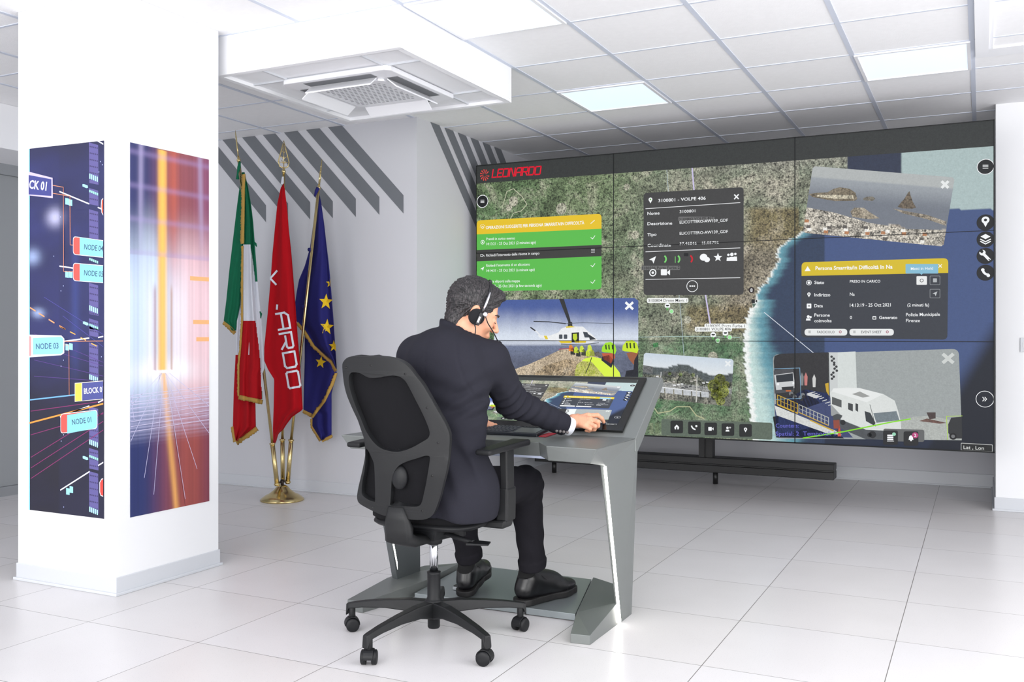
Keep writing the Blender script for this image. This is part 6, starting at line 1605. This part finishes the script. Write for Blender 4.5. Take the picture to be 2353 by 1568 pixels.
dC.build('front_fold', [M_gn, M_wh, M_rd], [([(559, 561), (575, 561), (581, 600), (587, 649), (593, 650), (620, 700), (620, 900), (500, 900), (500, 585), (556, 585)], 1), ([(500, 736), (587, 737), (594, 790), (599, 840), (602, 930), (500, 930)], 2)], f1)
fringe(dC, [(562, 400), (561, 450), (560, 500), (559, 560)], 7, f1, 1, .008); fringe(dC, [(558, 565), (557, 660), (557, 740), (553, 800), (549, 840), (549, 910)], 4, f1, 1, .008)
fringe(dC, [(549, 909), (570, 914), (590, 918), (603, 921)], 8, f1, 1, .004); fringe(dA, [(514, 739), (526, 748), (541, 764)], 7, f1, 1, .002)
fringe(dB, [(535, 980), (538, 1000), (541, 1015)], 5, f1, 1, .002); fringe(dB, [(541, 1015), (560, 1003), (588, 982)], 8, f1, 1, .002)
MB().ring([onY(551, 372, 5.27), onY(549, 385, 5.26), onY(546, 400, 5.26), onY(546, 412, 5.26)], [.008, .012, .006, .012], 8).build('tie_ribbon', M_gn, f1)
MB().ring([onY(584, 556, 5.27), onY(588, 562, 5.26), onY(590, 567, 5.26)], [.004, .012, .004], 6, sq=.3).build('tie_ribbon', M_gn, f1)
MB().ring([onY(597, 716, 5.26), onY(600, 722, 5.26), onY(599, 732, 5.26)], [.004, .010, .004], 6, sq=.3).build('tie_ribbon', M_gn, f1)
# red flag with white lettering
f2 = empty('flag', tuple(fl[1][0]), 'plain red flag with white angular lettering, hanging furled on the middle pole', 'flag', 'flags on the brass stand')
p, d = pole(1, f2); finial(p, d, (.74, .67, 0), f2, .20)
dD = Drape([(651, 422), (645, 432), (637, 470), (632, 520), (626, 583), (622, 640), (615, 720), (607, 799), (607, 829), (616, 850), (630, 872), (629, 930), (627, 985), (628, 1018)], [(652, 422), (655, 440), (660, 480), (664, 530), (669, 575), (674, 635), (679, 700), (684, 770), (688, 820), (693, 890), (696, 942), (672, 958), (657, 978), (651, 988), (640, 997), (634, 1018)], 5.24, 1.4, .020, 2.6, .08)
dD.build('red_cloth', [M_rd2], [], f2, 50, 130)
def dstroke(dr, p0, p1, glyphs, cap, wd, parent, name, slant=0, gap=.28, col=None):
    """letters laid along p0-p1 with their tops to the right of the reading direction's left"""
    A2, B2 = Vector(p0), Vector(p1); dd = (B2-A2); Ln = dd.length; dd.normalize(); n = Vector((dd.y, -dd.x))
    tot = sum(g[0] for g in glyphs)+gap*(len(glyphs)-1); x = 0; m = MB()
    for wdt, lines in glyphs:
        for ln in lines:
            for (a, b) in zip(ln[:-1], ln[1:]):
                T_ = lambda q: A2+dd*((x+q[0]*wdt)/tot*Ln+q[1]*cap*slant)+n*q[1]*cap
                a3, b3 = T_(a), T_(b); e = (b3-a3).normalized(); k = Vector((-e.y, e.x))*wd/2; a3 = a3-e*wd*.4; b3 = b3+e*wd*.4
                N_ = 4
                for j in range(N_):
                    q0, q1 = a3+(b3-a3)*j/N_, a3+(b3-a3)*(j+1)/N_
                    V = [dr.at(*(q0+k), .004), dr.at(*(q0-k), .004), dr.at(*(q1-k), .004), dr.at(*(q1+k), .004)]
                    m.add(V, [(0, 1, 2, 3)])
        x += wdt+gap
    return m.build(name, M_wh if col is None else col, parent)
dstroke(dD, (634, 722), (664, 893), [GLY[c] for c in 'ARDO'], 27, 4.6, f2, 'white_lettering', 0)
m = MB()
for seg in (((637, 622), (621, 640), (635, 655)), ((637, 700), (636, 712))):
    for a, b in zip(seg[:-1], seg[1:]):
        A2, B2 = Vector(a), Vector(b); e = (B2-A2).normalized(); k = Vector((-e.y, e.x))*2.2
        for j in range(3):
            q0, q1 = A2+(B2-A2)*j/3, A2+(B2-A2)*(j+1)/3; m.add([dD.at(*(q0+k), .004), dD.at(*(q0-k), .004), dD.at(*(q1-k), .004), dD.at(*(q1+k), .004)], [(0, 1, 2, 3)])
m.build('white_lettering', M_wh, f2)
MB().hull8([tuple(onY(x, y, Y_)) for Y_ in (5.27, 5.28) for x, y in ((645, 424), (652, 424), (652, 406), (648, 406))]).build('white_sleeve', M_wh, f2)
# blue flag with yellow stars
f3 = empty('flag', tuple(fl[2][0]), 'dark blue flag with yellow stars and gold fringe, hanging furled on the right pole', 'flag', 'flags on the brass stand')
p, d = pole(2, f3); finial(p, d, (-.55, .83, 0), f3, .18)
dE = Drape([(729, 442), (722, 500), (712, 571), (700, 612), (687, 643), (682, 670), (678, 697), (680, 735), (684, 742), (700, 760), (722, 795), (745, 815), (762, 830), (772, 850)], [(733, 442), (738, 465), (745, 515), (750, 560), (755, 600), (759, 640), (763, 690), (766, 730), (770, 790), (774, 850)], 5.54, 1.5, .022, 3.4, .05)
dE.build('upper_fold', [M_bl], [], f3, 44, 120)
dF = Drape([(700, 762), (700, 830), (698, 900), (697, 943), (716, 952), (717, 979), (727, 997), (737, 1013)], [(740, 762), (762, 830), (774, 856), (768, 880), (762, 905), (762, 1000), (750, 1008), (740, 1013)], 5.62, 1.3, .016, .8, .04)
dF.build('lower_fold', [M_bl], [], f3, 40, 80)
fringe(dE, [(684, 741), (700, 760), (722, 795), (745, 815), (762, 830), (773, 852)], 6, f3, 1, .004)
fringe(dF, [(774, 858), (765, 885), (745, 925), (718, 961)], 7, f3, 1, .008)
fringe(dF, [(697, 943), (716, 952)], 7, f3, 1, .002); fringe(dF, [(717, 962), (717, 980), (737, 1012)], 4, f3, 1, .002); fringe(dF, [(739, 1012), (762, 1000)], 5, f3, 1, .002)
def star(dr, x, y, r, tw, xmax=1e9, xmin=-1e9):
    V = []
    for i in range(10):
        rr = r if i % 2 == 0 else r*.42; a = math.radians(tw-90+36*i); V.append((min(max(x+rr*math.cos(a)*.86, xmin), xmax), y+rr*math.sin(a)))
    sm_ = MB(); c = dr.at(min(x, xmax), y, .006); P_ = [dr.at(*q, .006) for q in V]
    sm_.add([c]+P_, [(0, i+1, (i+1) % 10+1) for i in range(10)])
    sm_.build('star', M_yl, f3)
star(dE, 749, 694, 19, 3); star(dE, 751, 752, 19, 5); star(dE, 767, 796, 14, 0, 771.5); star(dE, 758, 651, 11, 0, 759.5)
star(dF, 737, 833, 15, 8)
for (x, y) in ((713, 574), (698, 705)): MB().lathe(onY(x, y, 5.455), [(.016, -.012), (.02, 0), (.016, .012)], 12).build('tie_ribbon', M_bl, f3)
MB().ring([onY(731, 432, 5.44), onY(727, 440, 5.43), onY(723, 452, 5.43)], [.014, .012, .006], 8).build('tie_ribbon', M_bl, f3)
